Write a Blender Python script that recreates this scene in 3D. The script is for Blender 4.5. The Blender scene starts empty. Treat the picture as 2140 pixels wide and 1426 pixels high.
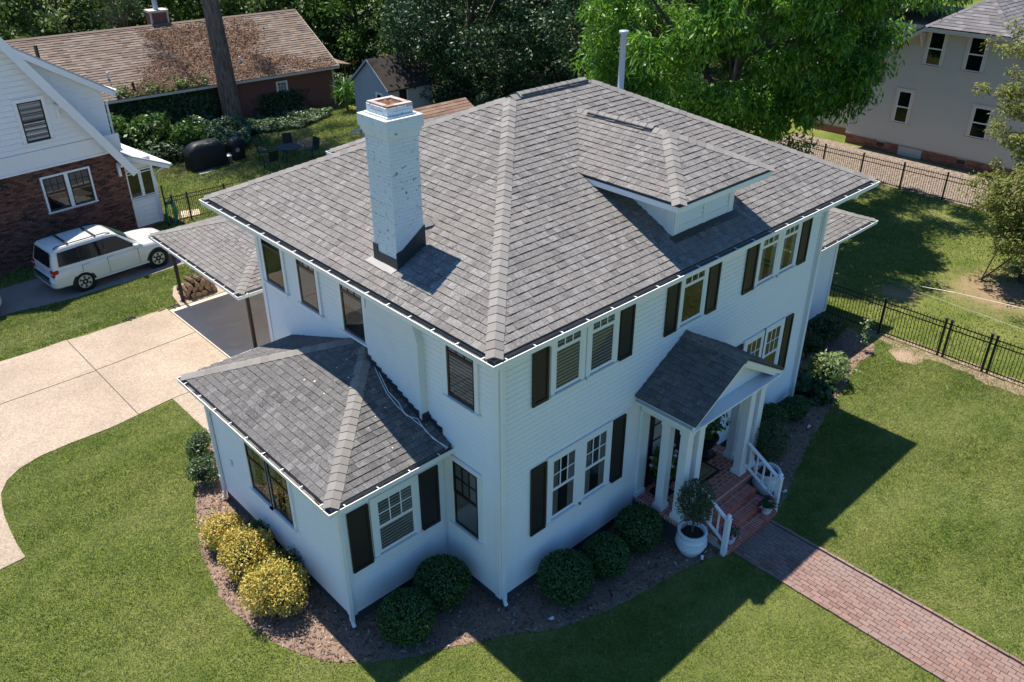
import bpy, bmesh, math, random
import numpy as np
from mathutils import Vector, Matrix, Euler
from mathutils.geometry import tessellate_polygon

random.seed(7)
rng = np.random.default_rng(11)
S = bpy.context.scene
COL = S.collection
R = math.radians

# ------------------------------------------------------------------ camera
CAM = Vector((-8.207, -9.164, 13.265))
cd = bpy.data.cameras.new('camera')
cam = bpy.data.objects.new('camera', cd)
COL.objects.link(cam)
yaw, pitch, roll = 0.82049, 0.51842, -0.00189
fw = Vector((math.cos(pitch) * math.cos(yaw), math.cos(pitch) * math.sin(yaw), -math.sin(pitch)))
rt = Vector((math.sin(yaw), -math.cos(yaw), 0))
up = rt.cross(fw)
r2 = rt * math.cos(roll) + up * math.sin(roll)
u2 = up * math.cos(roll) - rt * math.sin(roll)
cam.matrix_world = Matrix(((r2.x, u2.x, -fw.x, CAM.x), (r2.y, u2.y, -fw.y, CAM.y), (r2.z, u2.z, -fw.z, CAM.z), (0, 0, 0, 1)))
cd.sensor_width = 36
cd.lens = 29.774
cd.clip_end = 2000
S.camera = cam

# ------------------------------------------------------------------ sky, sun, exposure
LIGHT = Vector((-0.015, -0.39, -1.0)).normalized()
W_ = bpy.data.worlds.new('World')
S.world = W_
W_.use_nodes = True
nt = W_.node_tree
bgn = nt.nodes['Background']
sky = nt.nodes.new('ShaderNodeTexSky')
sky.sky_type = 'NISHITA'
sky.sun_disc = False
sky.sun_elevation = R(69)
sky.sun_rotation = R(2)
sky.air_density = 1.0
sky.dust_density = 0.3
sky.ozone_density = 2.5
tint = nt.nodes.new('ShaderNodeMix'); tint.data_type = 'RGBA'; tint.blend_type = 'MULTIPLY'    # white balance of the skylight
tint.inputs[0].default_value = 1.0; tint.inputs[7].default_value = (.52, .87, 1.2, 1)
nt.links.new(sky.outputs[0], tint.inputs[6]); nt.links.new(tint.outputs[2], bgn.inputs[0])
bgn.inputs[1].default_value = 0.082
sd = bpy.data.lights.new('sun', 'SUN')
sd.energy = 4.6
sd.angle = R(0.53)
sd.color = (1.0, 0.93, 0.83)
sun = bpy.data.objects.new('sun', sd)
COL.objects.link(sun)
sun.rotation_euler = LIGHT.to_track_quat('-Z', 'Y').to_euler()
sun.location = (0, 40, 100)
S.view_settings.view_transform = 'Standard'
S.view_settings.look = 'None'
S.view_settings.gamma = 1.0
S.view_settings.use_curve_mapping = False
S.view_settings.exposure = 0.86
S.cycles.max_bounces = 6
S.cycles.transparent_max_bounces = 12

# ------------------------------------------------------------------ helpers: meshes and objects
class MB:
    """Collects faces; build() links them as one mesh object."""
    def __init__(s):
        s.v = []; s.f = []; s.m = []
    def add(s, vs, fs, mi=0):
        b = len(s.v)
        s.v += [tuple(p) for p in vs]
        s.f += [tuple(b + i for i in f) for f in fs]
        s.m += [mi] * len(fs)
        return s
    def box(s, x0, x1, y0, y1, z0, z1, mi=0, M=None):
        vs = [Vector(p) for p in ((x0, y0, z0), (x1, y0, z0), (x1, y1, z0), (x0, y1, z0), (x0, y0, z1), (x1, y0, z1), (x1, y1, z1), (x0, y1, z1))]
        if M is not None: vs = [M @ p for p in vs]
        return s.add(vs, [(3, 2, 1, 0), (4, 5, 6, 7), (0, 1, 5, 4), (1, 2, 6, 5), (2, 3, 7, 6), (3, 0, 4, 7)], mi)
    def fb(s, F, u0, u1, w0, w1, n0, n1, mi=0):
        """box in a wall frame F = (origin, along, outward); w is up"""
        O, U, N = F
        Z = Vector((0, 0, 1))
        P = lambda u, w, n: O + U * u + Z * w + N * n
        vs = [P(u0, w0, n0), P(u1, w0, n0), P(u1, w0, n1), P(u0, w0, n1), P(u0, w1, n0), P(u1, w1, n0), P(u1, w1, n1), P(u0, w1, n1)]
        return s.add(vs, [(0, 1, 2, 3), (7, 6, 5, 4), (1, 0, 4, 5), (2, 1, 5, 6), (3, 2, 6, 7), (0, 3, 7, 4)], mi)
    def prism(s, poly, z0, z1, mi=0):
        n = len(poly)
        vs = [(p[0], p[1], z0) for p in poly] + [(p[0], p[1], z1) for p in poly]
        tris = tessellate_polygon([[Vector((p[0], p[1], 0)) for p in poly]])
        fs = []
        for t in tris:
            a, b, c = [Vector((poly[i][0], poly[i][1], 0)) for i in t]
            t = t if (b - a).cross(c - a).z > 0 else (t[2], t[1], t[0])
            fs.append(tuple(i + n for i in t))
        fs += [(i, (i + 1) % n, n + (i + 1) % n, n + i) for i in range(n)]
        return s.add(vs, fs, mi)
    def sheet(s, poly, z, mi=0):
        vs = [Vector((p[0], p[1], z)) for p in poly]
        fs = []
        for t in tessellate_polygon([vs]):
            a, b, c = [vs[i] for i in t]
            fs.append(tuple(t) if (b - a).cross(c - a).z > 0 else (t[2], t[1], t[0]))
        return s.add(vs, fs, mi)
    def solid(s, pts, thick, mi=0):
        """convex 3D polygon extruded by vector thick"""
        n = len(pts); thick = Vector(thick)
        vs = [Vector(p) for p in pts] + [Vector(p) + thick for p in pts]
        fs = [tuple(range(n)), tuple(range(2 * n - 1, n - 1, -1))]
        fs += [((i + 1) % n, i, n + i, n + (i + 1) % n) for i in range(n)]
        return s.add(vs, fs, mi)
    def tube(s, path, r, n=8, mi=0, cap=True):
        path = [Vector(p) for p in path]
        rs = r if isinstance(r, (list, tuple)) else [r] * len(path)
        b = len(s.v); ring = []
        ref = Vector((0.31, 0.22, 0.93)).normalized()
        for i, p in enumerate(path):
            d = (path[min(i + 1, len(path) - 1)] - path[max(i - 1, 0)]).normalized()
            x = d.cross(ref if abs(d.dot(ref)) < .95 else Vector((1, 0, 0))).normalized(); y = d.cross(x)
            s.v += [tuple(p + (x * math.cos(2 * math.pi * k / n) + y * math.sin(2 * math.pi * k / n)) * rs[i]) for k in range(n)]
        for i in range(len(path) - 1):
            for k in range(n):
                a = b + i * n + k; c = b + i * n + (k + 1) % n
                s.f.append((a, a + n, c + n, c)); s.m.append(mi)
        if cap:
            s.f.append(tuple(b + k for k in range(n))); s.m.append(mi)
            e = b + (len(path) - 1) * n
            s.f.append(tuple(e + k for k in range(n - 1, -1, -1))); s.m.append(mi)
        return s
    def lathe(s, prof, n=24, c=(0, 0, 0), mi=0, M=None):
        b = len(s.v)
        for (r, z) in prof:
            for k in range(n):
                a = 2 * math.pi * k / n
                p = Vector((c[0] + r * math.cos(a), c[1] + r * math.sin(a), c[2] + z))
                s.v.append(tuple(M @ p if M is not None else p))
        for i in range(len(prof) - 1):
            for k in range(n):
                a = b + i * n + k; d = b + i * n + (k + 1) % n
                s.f.append((a, d, d + n, a + n)); s.m.append(mi)
        return s
    def mesh(s, name, mats, smooth=False):
        me = bpy.data.meshes.new(name)
        me.from_pydata(s.v, [], s.f)
        for m in (mats if isinstance(mats, (list, tuple)) else [mats]): me.materials.append(m)
        if max(s.m, default=0) > 0:
            me.polygons.foreach_set('material_index', s.m)
        if smooth:
            me.polygons.foreach_set('use_smooth', [True] * len(me.polygons))
        me.update()
        return me
    def build(s, name, mats, parent=None, smooth=False, loc=None, **props):
        return put(name, s.mesh(name, mats, smooth), parent, loc, **props)

def put(name, me, parent=None, loc=None, rot=None, mw=None, **props):
    o = bpy.data.objects.new(name, me)
    COL.objects.link(o)
    if parent is not None: o.parent = parent
    if mw is not None: o.matrix_local = mw
    else:
        if loc is not None: o.location = loc
        if rot is not None: o.rotation_euler = rot
    for k, v in props.items(): o[k] = v
    return o

def thing(name, label, cat, loc=(0, 0, 0), rz=0, group=None):
    o = put(name, None, None, loc, (0, 0, rz), label=label, category=cat)
    if group: o['group'] = group
    return o

def tag(o, label, cat, group=None):
    o['label'] = label; o['category'] = cat
    if group: o['group'] = group
    return o

def bevel(o, w=.006, seg=2):
    m = o.modifiers.new('bevel', 'BEVEL'); m.width = w; m.segments = seg; m.limit_method = 'ANGLE'
    return o

def copy_tree(src, loc=None, rz=None, label=None, scale=None):
    c = src.copy(); COL.objects.link(c)
    if loc is not None: c.location = loc
    if rz is not None: c.rotation_euler = (0, 0, rz)
    if scale is not None: c.scale = (scale,) * 3
    if label: c['label'] = label
    for ch in src.children:
        d = ch.copy(); COL.objects.link(d); d.parent = c
        for g in ch.children:
            e = g.copy(); COL.objects.link(e); e.parent = d
    return c

def quads_obj(name, V, mat, parent=None, **props):
    """V: (N,4,3) or (N,3,3) numpy -> mesh of N separate faces"""
    n, k = V.shape[0], V.shape[1]
    me = bpy.data.meshes.new(name)
    me.vertices.add(n * k); me.vertices.foreach_set('co', V.reshape(-1).astype(np.float32))
    me.loops.add(n * k); me.loops.foreach_set('vertex_index', np.arange(n * k, dtype=np.int32))
    me.polygons.add(n); me.polygons.foreach_set('loop_start', np.arange(0, n * k, k, dtype=np.int32))
    me.polygons.foreach_set('loop_total', np.full(n, k, dtype=np.int32))
    me.materials.append(mat); me.update(calc_edges=True); me.validate()
    return put(name, me, parent, **props)

# ------------------------------------------------------------------ helpers: materials
class NT:
    def __init__(s, name):
        s.mat = bpy.data.materials.new(name); s.mat.use_nodes = True
        s.t = s.mat.node_tree; s.p = s.t.nodes['Principled BSDF']; s.out = s.t.nodes['Material Output']
    def n(s, typ, **kw):
        x = s.t.nodes.new('ShaderNode' + typ)
        for k, v in kw.items(): setattr(x, k, v)
        return x
    def l(s, a, b): s.t.links.new(a, b)
    def coord(s, kind='Object'): return s.n('TexCoord').outputs[kind]
    def wpos(s): return s.n('NewGeometry').outputs['Position']
    def noise(s, vec, scale, detail=4, rough=.55, dist=0):
        x = s.n('TexNoise'); s.l(vec, x.inputs['Vector'])
        x.inputs['Scale'].default_value = scale; x.inputs['Detail'].default_value = detail
        x.inputs['Roughness'].default_value = rough; x.inputs['Distortion'].default_value = dist
        return x.outputs['Fac']
    def map(s, vec, scale=(1, 1, 1), rot=(0, 0, 0)):
        x = s.n('Mapping'); s.l(vec, x.inputs[0]); x.inputs['Scale'].default_value = scale; x.inputs['Rotation'].default_value = rot
        return x.outputs[0]
    def ramp(s, fac, stops, mode='LINEAR'):
        x = s.n('ValToRGB'); x.color_ramp.interpolation = mode; e = x.color_ramp.elements
        while len(e) < len(stops): e.new(.5)
        for el, (p, c) in zip(e, stops):
            el.position = p; el.color = (c[0], c[1], c[2], 1) if not isinstance(c, (int, float)) else (c, c, c, 1)
        s.l(fac, x.inputs[0]); return x.outputs[0]
    def mix(s, fac, a, b, mode='MIX'):
        x = s.n('Mix', data_type='RGBA', blend_type=mode)
        for sock, val in ((0, fac), (6, a), (7, b)):
            if hasattr(val, 'is_output'): s.l(val, x.inputs[sock])
            elif sock == 0: x.inputs[0].default_value = val
            else: x.inputs[sock].default_value = (val[0], val[1], val[2], 1)
        return x.outputs[2]
    def math(s, op, a, b=0.0, clamp=False):
        x = s.n('Math', operation=op, use_clamp=clamp)
        for i, val in ((0, a), (1, b)):
            if hasattr(val, 'is_output'): s.l(val, x.inputs[i])
            else: x.inputs[i].default_value = val
        return x.outputs[0]
    def rnd(s):
        """per piece random 0..1, for single objects and for islands of a joined mesh alike"""
        g = s.n('NewGeometry').outputs['Random Per Island']; o = s.n('ObjectInfo').outputs['Random']
        return s.math('FRACT', s.math('ADD', g, o))
    def bump(s, h, strength=.3, dist=.01):
        x = s.n('Bump'); x.inputs['Strength'].default_value = strength; x.inputs['Distance'].default_value = dist
        s.l(h, x.inputs['Height']); s.l(x.outputs[0], s.p.inputs['Normal']); return x
    def base(s, c, rough=.7, spec=.3, metal=0):
        if hasattr(c, 'is_output'): s.l(c, s.p.inputs['Base Color'])
        else: s.p.inputs['Base Color'].default_value = (*c, 1)
        s.p.inputs['Roughness'].default_value = rough
        s.p.inputs['Specular IOR Level'].default_value = spec
        s.p.inputs['Metallic'].default_value = metal
        return s.mat

def plain(name, c, rough=.6, spec=.3, metal=0, var=.12, scale=6, bump=0.0):
    k = NT(name)
    f = k.noise(k.coord(), scale, 5)
    col = k.mix(f, [x * (1 - var) for x in c], [min(1, x * (1 + var)) for x in c])
    if bump: k.bump(k.noise(k.coord(), scale * 12, 4), bump, .004)
    return k.base(col, rough, spec, metal)

def pieces(name, stops, rough=.85, grain=60, gstr=.25, stain=None, bump=.25):
    """each piece takes its own tone from the stops; fine grain over it"""
    k = NT(name)
    c = k.ramp(k.rnd(), stops)
    g = k.noise(k.wpos(), grain, 3)
    c = k.mix(gstr, c, k.ramp(g, [(.3, (.25, .25, .25)), (.7, (1, 1, 1))]), 'MULTIPLY')
    if stain:
        c = k.mix(k.ramp(k.noise(k.wpos(), .9, 4), [(.35, 0.0), (.75, stain[1])]), c, stain[0])
    if bump: k.bump(g, bump, .004)
    return k.base(c, rough, .08)

def leafmat(name, stops, trans=.3, rough=.5):
    k = NT(name)
    c = k.ramp(k.rnd(), stops)
    c = k.mix(k.ramp(k.noise(k.wpos(), .55, 3), [(.3, .0), (.7, .5)]), c, stops[-1][1])
    k.base(c, rough, .35)
    tr = k.n('BsdfTranslucent')
    k.l(k.mix(.5, c, (.9, 1.0, .35), 'MULTIPLY'), tr.inputs['Color'])
    mx = k.n('MixShader'); mx.inputs[0].default_value = trans
    k.l(k.p.outputs[0], mx.inputs[1]); k.l(tr.outputs[0], mx.inputs[2]); k.l(mx.outputs[0], k.out.inputs[0])
    return k.mat

M = {}
k = NT('white_siding'); w = k.wpos()
c = k.mix(k.noise(w, 1.3, 5), (.79, .79, .78), (.84, .84, .82))
sz = k.n('SeparateXYZ'); k.l(w, sz.inputs[0])
dirt = k.math('MULTIPLY', k.ramp(k.noise(k.map(w, (6, 6, .5)), 1.0, 5, .6), [(.5, 0.0), (.8, .16)]), k.ramp(k.noise(w, .5, 3), [(.35, .15), (.7, 1.0)]))
c = k.mix(dirt, c, (.58, .57, .53))
k.bump(k.noise(w, 14, 4), .08, .01)
M['siding'] = k.base(c, .5, .3)
M['trim'] = plain('white_trim', (.78, .78, .77), .4, .4, var=.04, scale=3)
M['gutter_in'] = plain('gutter_grime', (.16, .15, .14), .8, .2, var=.4, scale=9)
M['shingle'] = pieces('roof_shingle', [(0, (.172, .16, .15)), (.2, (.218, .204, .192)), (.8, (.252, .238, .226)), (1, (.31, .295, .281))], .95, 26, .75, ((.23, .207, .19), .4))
M['shingle_dark'] = pieces('darker_roof_shingle', [(0, (.125, .12, .118)), (.2, (.162, .156, .154)), (.8, (.19, .184, .181)), (1, (.24, .233, .228))], .95, 26, .75, ((.14, .13, .125), .4))  # darker copy of the main shingle; on the portico it stands in for shade
M['cap'] = pieces('ridge_cap_shingle', [(0, (.22, .202, .185)), (.5, (.255, .237, .217)), (1, (.285, .266, .245))], .9, 90, .3)
M['deck'] = plain('roof_underlay', (.05, .048, .047), .9)
M['flash'] = plain('dark_flashing', (.035, .037, .042), .5, .4)
M['flash_light'] = plain('grey_flashing', (.33, .31, .29), .6, .3)
M['shutter'] = plain('dark_shutter_frame', (.022, .017, .014), .45, .4, var=.25)
M['shutter_panel'] = plain('dark_shutter_panel', (.018, .018, .018), .5, .4, var=.2)
M['black_frame'] = plain('black_window_frame', (.018, .015, .013), .4, .4)
M['black'] = plain('black_paint', (.012, .012, .013), .4, .4)
M['room'] = plain('dark_room', (.022, .024, .027), .8, .2, var=.6, scale=1.1)
M['blind'] = plain('window_blind', (.5, .5, .48), .6)
M['curtain'] = plain('window_curtain', (.3, .3, .29), .8)
def glass(name, tint=.8):
    k = NT(name)
    g = k.n('BsdfGlossy'); g.inputs['Roughness'].default_value = .02
    t = k.n('BsdfTransparent'); t.inputs['Color'].default_value = (tint, tint, tint * 1.02, 1)
    fr = k.n('Fresnel'); fr.inputs['IOR'].default_value = 1.65
    mx = k.n('MixShader'); k.l(fr.outputs[0], mx.inputs[0]); k.l(t.outputs[0], mx.inputs[1]); k.l(g.outputs[0], mx.inputs[2])
    k.l(mx.outputs[0], k.out.inputs[0])
    return k.mat
M['glass'] = glass('window_glass')
M['car_glass'] = glass('tinted_car_glass', .25)
# painted chimney brick: paint flakes off in chips that show the old brick
k = NT('painted_brick')
w = k.wpos()
chip = k.math('MULTIPLY', k.ramp(k.noise(w, 12, 5, .62), [(.608, 0.0), (.64, 1.0)]), k.ramp(k.noise(w, 1.1, 2), [(.38, 0.0), (.6, .9)]))
cc = k.mix(chip, k.mix(k.noise(w, 4, 4), (.6, .63, .66), (.72, .74, .76)), (.09, .075, .07))
k.bump(k.math('SUBTRACT', k.noise(w, 40, 4), chip), .35, .006)
M['paint_brick'] = k.base(cc, .55, .3)
M['paint_brick_clean'] = plain('painted_wall_brick', (.70, .71, .71), .55, .3, var=.06, scale=3, bump=.15)
M['crown'] = pieces('worn_chimney_top_brick', [(0, (.38, .2, .15)), (.5, (.5, .33, .27)), (1, (.6, .5, .46))], .9, 50, .4)
M['soot'] = plain('flue_debris', (.16, .09, .05), .95, var=.7, scale=14, bump=.6)
M['brick'] = pieces('red_porch_brick', [(0, (.4, .115, .075)), (.5, (.48, .15, .1)), (1, (.54, .19, .135))], .8, 40, .25)
M['mortar'] = plain('mortar', (.36, .32, .29), .9, var=.2, scale=20)
M['mortar_red'] = plain('red_stained_mortar', (.6, .47, .42), .9, var=.3, scale=9)
M['paver'] = pieces('walk_brick', [(0, (.2, .115, .095)), (.35, (.235, .15, .125)), (.8, (.26, .175, .15)), (.96, (.29, .18, .145)), (1, (.31, .155, .105))], .85, 35, .3, ((.235, .18, .16), .8))
M['joint'] = plain('sand_joint', (.1, .07, .06), .95)
M['wall_brick'] = pieces('old_red_brick', [(0, (.05, .035, .033)), (.2, (.12, .05, .038)), (.6, (.2, .085, .058)), (1, (.26, .13, .09))], .85, 30, .35)
M['found_brick'] = pieces('orange_brick', [(0, (.2, .075, .05)), (.5, (.3, .115, .075)), (1, (.36, .17, .12))], .85, 30, .3)
M['found_dark'] = plain('dark_foundation', (.06, .065, .072), .8)
M['pot'] = plain('white_glazed_pot', (.68, .69, .7), .3, .5, var=.06)
M['soil'] = plain('potting_soil', (.035, .025, .018), .95, bump=.4)
M['bark'] = plain('tree_bark', (.115, .085, .068), .9, var=.4, scale=7, bump=.5)
M['pine_bark'] = (lambda k: (k.bump(k.noise(k.map(k.coord(), (9, 9, 1.6)), 1.5, 5), .9, .05), k.base(k.ramp(k.noise(k.map(k.coord(), (9, 9, 1.6)), 1.4, 5), [(.3, (.06, .043, .035)), (.55, (.18, .13, .105)), (.8, (.28, .21, .17))]), .9, .15))[1])(NT('pine_bark'))
M['chrome'] = plain('polished_alloy', (.5, .5, .51), .35, .5, .4)
M['galv'] = plain('galvanised_metal', (.42, .44, .46), .4, .5, .6)
M['flue_metal'] = plain('grey_flue_metal', (.4, .45, .52), .45, .4, .2)
M['rubber'] = plain('tyre_rubber', (.012, .012, .012), .8)
M['cover'] = plain('black_vinyl_cover', (.012, .013, .015), .5, .3, bump=.3)
M['mesh_black'] = plain('black_furniture', (.016, .016, .017), .55)
M['post_brown'] = plain('dark_brown_post', (.035, .026, .02), .5)
M['log_bark'] = plain('log_bark', (.12, .08, .055), .95, var=.5, scale=10, bump=.5)
M['log_end'] = plain('cut_log_end', (.36, .24, .15), .85, var=.35, scale=14)
M['hose'] = plain('green_hose', (.02, .22, .15), .4)
M['cable'] = plain('white_cable', (.72, .72, .72), .5)
M['mat_tan'] = plain('coir_mat', (.3, .19, .09), .95, var=.25, scale=40)
M['tan_metal'] = plain('dark_metal', (.02, .02, .021), .5)
M['red_paint'] = plain('brown_red_clapboard', (.175, .075, .06), .7, var=.12, scale=2)
M['old_roof'] = pieces('brown_roof_shingle', [(0, (.165, .13, .108)), (.5, (.225, .178, .148)), (1, (.28, .23, .195))], .95, 40, .3, ((.2, .14, .1), .4))
M['garage_roof'] = pieces('tan_roof_shingle', [(0, (.19, .12, .085)), (1, (.29, .19, .14))], .95, 40, .3)
M['grey_roof'] = pieces('grey_neighbour_shingle', [(0, (.15, .14, .145)), (.5, (.19, .18, .185)), (1, (.24, .228, .235))], .95, 40, .3)
M['grey_siding'] = plain('grey_green_siding', (.5, .475, .41), .6, var=.05, scale=2, bump=.05)
M['shed_siding'] = plain('blue_grey_shed_boards', (.36, .385, .41), .7, var=.08, scale=3)
M['cream_trim'] = plain('cream_trim', (.58, .5, .42), .55, var=.08)
M['light_roof'] = plain('light_grey_roofing', (.42, .42, .42), .75, var=.12, scale=2)
M['brown_window'] = plain('brown_window_frame', (.04, .03, .025), .5)
M['wire'] = plain('steel_wire', (.45, .44, .42), .4, .4, .5)

# ------------------------------------------------------------------ ground, drive, beds, walk
def gmat():
    k = NT('lawn_ground'); w = k.wpos()
    n1 = k.noise(w, .45, 5, .6); n2 = k.noise(w, 3.2, 4, .6); n3 = k.noise(w, 38, 3, .7)
    c = k.ramp(n1, [(.36, (.085, .13, .02)), (.5, (.14, .175, .035)), (.68, (.21, .22, .07))])
    c = k.mix(k.ramp(n2, [(.35, 0.0), (.75, .55)]), c, (.17, .18, .06))
    c = k.mix(.55, c, k.ramp(n3, [(.25, (.3, .32, .25)), (.75, (1.15, 1.12, 1.05))]), 'MULTIPLY')
    def spot(x, y, r, lo, hi, col, c, s=1.0):
        v = k.n('VectorMath', operation='DISTANCE'); k.l(w, v.inputs[0]); v.inputs[1].default_value = (x, y, 0)
        d = k.math('DIVIDE', v.outputs['Value'], r)
        d = k.math('ADD', d, k.math('MULTIPLY', k.math('SUBTRACT', k.noise(w, 1.6, 5, .65), .5), 1.6))
        f = k.ramp(d, [(lo, s), (hi, 0.0)])
        return k.mix(f, c, col)
    soil = k.mix(k.noise(w, 9, 5), (.21, .13, .085), (.36, .24, .165))
    for (x, y, r) in ((22.4, -1.4, 2.4), (19.8, 1.0, .9), (14.2, 31.0, 1.6), (4.6, 25.2, .7)):
        c = spot(x, y, r, .2, 1.05, soil, c, .85)
    litter = k.mix(k.noise(w, 5, 5), (.035, .032, .018), (.11, .085, .05))
    for (x, y, r) in ((9, 36, 8), (20, 48, 14), (34, 38, 14), (45, 28, 14), (28, 19, 7)):
        c = spot(x, y, r, .55, .95, litter, c)
    k.bump(n3, .5, .03)
    return k.base(c, .95, .1)
M['lawn'] = gmat()
k = NT('mulch'); w = k.wpos()
c = k.mix(k.noise(w, 2.2, 4), (.17, .11, .082), (.29, .2, .148))
c = k.mix(k.ramp(k.noise(k.map(w, (1, 1, 1)), 42, 3, .75), [(.56, 0.0), (.7, .8)]), c, (.26, .19, .14))
k.bump(k.noise(w, 55, 4, .7), .7, .02)
M['mulch'] = k.base(c, .95, .1)
k = NT('exposed_aggregate'); w = k.wpos()
c = k.mix(k.ramp(k.noise(w, .5, 5), [(.3, 0.0), (.7, 1.0)]), (.345, .28, .222), (.44, .362, .29))
c = k.mix(.85, c, k.ramp(k.noise(w, 22, 4, .8), [(.32, (.5, .45, .4)), (.62, (1.12, 1.1, 1.06))]), 'MULTIPLY')
c = k.mix(k.ramp(k.noise(w, 1.5, 5, .6), [(.56, 0.0), (.8, .35)]), c, (.22, .17, .13))
k.bump(k.noise(w, 60, 3), .4, .01)
M['drive'] = k.base(c, .9, .2)
k = NT('carport_concrete'); w = k.wpos()
c = k.mix(k.ramp(k.noise(w, .9, 5, .6, 1.0), [(.35, 0.0), (.7, 1.0)]), (.58, .45, .35), (.7, .56, .44))
k.bump(k.noise(w, 50, 3), .2, .006)
M['slab'] = k.base(c, .85, .2)
M['asphalt'] = plain('old_gravel_drive', (.26, .215, .19), .95, var=.25, scale=1.4, bump=.6)
k = NT('gravel_lot'); w = k.wpos()
c = k.mix(k.ramp(k.noise(w, 6, 4, .7), [(.35, 0.0), (.65, 1.0)]), (.12, .092, .07), (.31, .25, .195))
k.bump(k.noise(w, 9, 4), .9, .06)
M['gravel'] = k.base(c, .95, .15)

g = MB(); 
N_ = 40
g.sheet([(-600, -600), (600, -600), (600, 600), (-600, 600)], 0)
g.build('lawn', M['lawn'], kind='structure')

def wob(poly, step=.18, amp=.035, closed=True):
    """a hand-cut edge: resample the outline and let it wander"""
    out = []
    n = len(poly)
    for i in range(n):
        a = Vector(poly[i]); b = Vector(poly[(i + 1) % n]); L = (b - a).length
        m = max(1, min(60, int(L / step)))
        nn = Vector((-(b - a).y, (b - a).x)) / max(L, 1e-6)
        for j in range(m):
            p = a.lerp(b, j / m)
            out.append(tuple(p + nn * random.uniform(-amp, amp)))
    return out

BED_L = [(-1.55, 9.6), (-2.6, 8.2), (-3.3, 6.9), (-3.75, 5.6), (-4.05, 4.2), (-3.98, 3.1), (-3.75, 2.1), (-3.3, 1.2), (-2.75, .7), (-2.0, .2), (-1.1, -.25), (-.35, -.65), (.25, -1.08), (.9, -1.38), (1.9, -1.63), (3.2, -1.83), (4.1, -2.02), (4.75, -2.3), (4.75, .1), (.1, .1), (.1, 9.6)]
BED_R = [(6.45, .1), (6.45, -2.28), (7.3, -2.15), (8.4, -1.75), (9.5, -1.42), (11.2, -1.02), (13.0, -.62), (14.3, -.30), (15.2, -.36), (15.75, -.1), (16.0, .5), (16.35, 1.4), (16.4, 2.2), (10.8, 2.2), (10.8, .1)]
for i, bed in enumerate((BED_L, BED_R)):
    b = MB(); b.sheet(wob(bed), .012 + i * .003)
    o = b.build('mulch_bed', M['mulch'], kind='structure')

drive = put('driveway', None, None, kind='structure')
db = MB(); db.sheet([(-60, 14.7), (-2.9, 14.7), (-2.9, 12.1), (8, 12.1), (8, 17.2), (-2.9, 17.2), (-2.9, 15.3), (-60, 15.3)], .008)
db.build('joint_sand', M['joint'], drive)
def slab(poly, z1, mat='drive', w=.0, name='concrete_slab'):
    m = MB(); m.prism(poly, .004, z1); return m.build(name, M[mat], drive)
edge = [(-6.62, 8.14), (-6.63, 8.7), (-6.60, 9.3), (-6.56, 9.85), (-6.48, 10.35), (-6.36, 10.85), (-6.12, 11.25), (-5.75, 11.55), (-5.2, 11.74), (-4.4, 11.78), (-3.4, 11.76), (-2.63, 11.86)]
slab([(-60, 8.1), (-7.15, 8.1)] + edge + [(-2.63, 14.99), (-60, 14.9)], .022)
top = wob([(-2.63, 17.5), (-60, 17.6)], .35, .05)
slab([(-60, 14.93), (-2.63, 15.02)] + top[:61] , .023)
slab([(-2.605, 11.87), (-1.62, 12.0), (.60, 12.0), (.60, 15.2), (-2.605, 15.02)], .0225)
slab([(-2.605, 15.05), (.60, 15.23), (.60, 17.42), (.1, 17.47), (-.6, 17.43), (-1.3, 17.46), (-2.0, 17.42), (-2.605, 17.5)], .0235)
slab([(.625, 12.0), (8, 12.0), (8, 17.25), (.625, 17.25)], .03, 'slab')
slab([(1.02, 17.27), (2.75, 17.27), (4.2, 17.3), (4.2, 18.9), (1.5, 18.9), (1.15, 18.2)], .05, 'drive', name='concrete_pad')
sw = MB()
for y0, y1 in ((9.86, 11.975), (7.9, 9.83)):
    m = MB(); m.prism([(-1.6, y0), (-.42, y0), (-.42, y1), (-1.6, y1)], .004, .021)
    m.build('concrete_slab', M['drive'], drive)

nd = MB(); nd.sheet(wob([(-60, 20.4), (-10, 20.5), (-3.7, 20.75), (-1.3, 20.45), (1.6, 20.5), (5.5, 20.7), (5.5, 23.1), (1, 23.2), (-3, 22.95), (-60, 22.4)], .5, .06), .01)
nd.build('gravel_drive', M['asphalt'], kind='structure')
ss = MB(); ss.sheet(wob([(16.2, .6), (16.75, .5), (16.8, -3), (16.85, -14), (16.3, -14), (16.1, -6), (15.95, -3.4), (16.2, -2.5), (16.1, -1.6), (15.5, -1.5), (15.3, -1.0), (15.7, -.6), (16.1, -.5)], .15, .07), .011)
ss.build('bare_soil', plain('bare_soil', (.3, .215, .15), .95, var=.3, scale=5, bump=.4), kind='structure')
lot = MB(); lot.sheet(wob([(30.25, -40), (35.0, -40), (35.0, 14), (30.25, 14)], .6, .08), .01)
lot.build('gravel_lot', M['gravel'], kind='structure')

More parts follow.
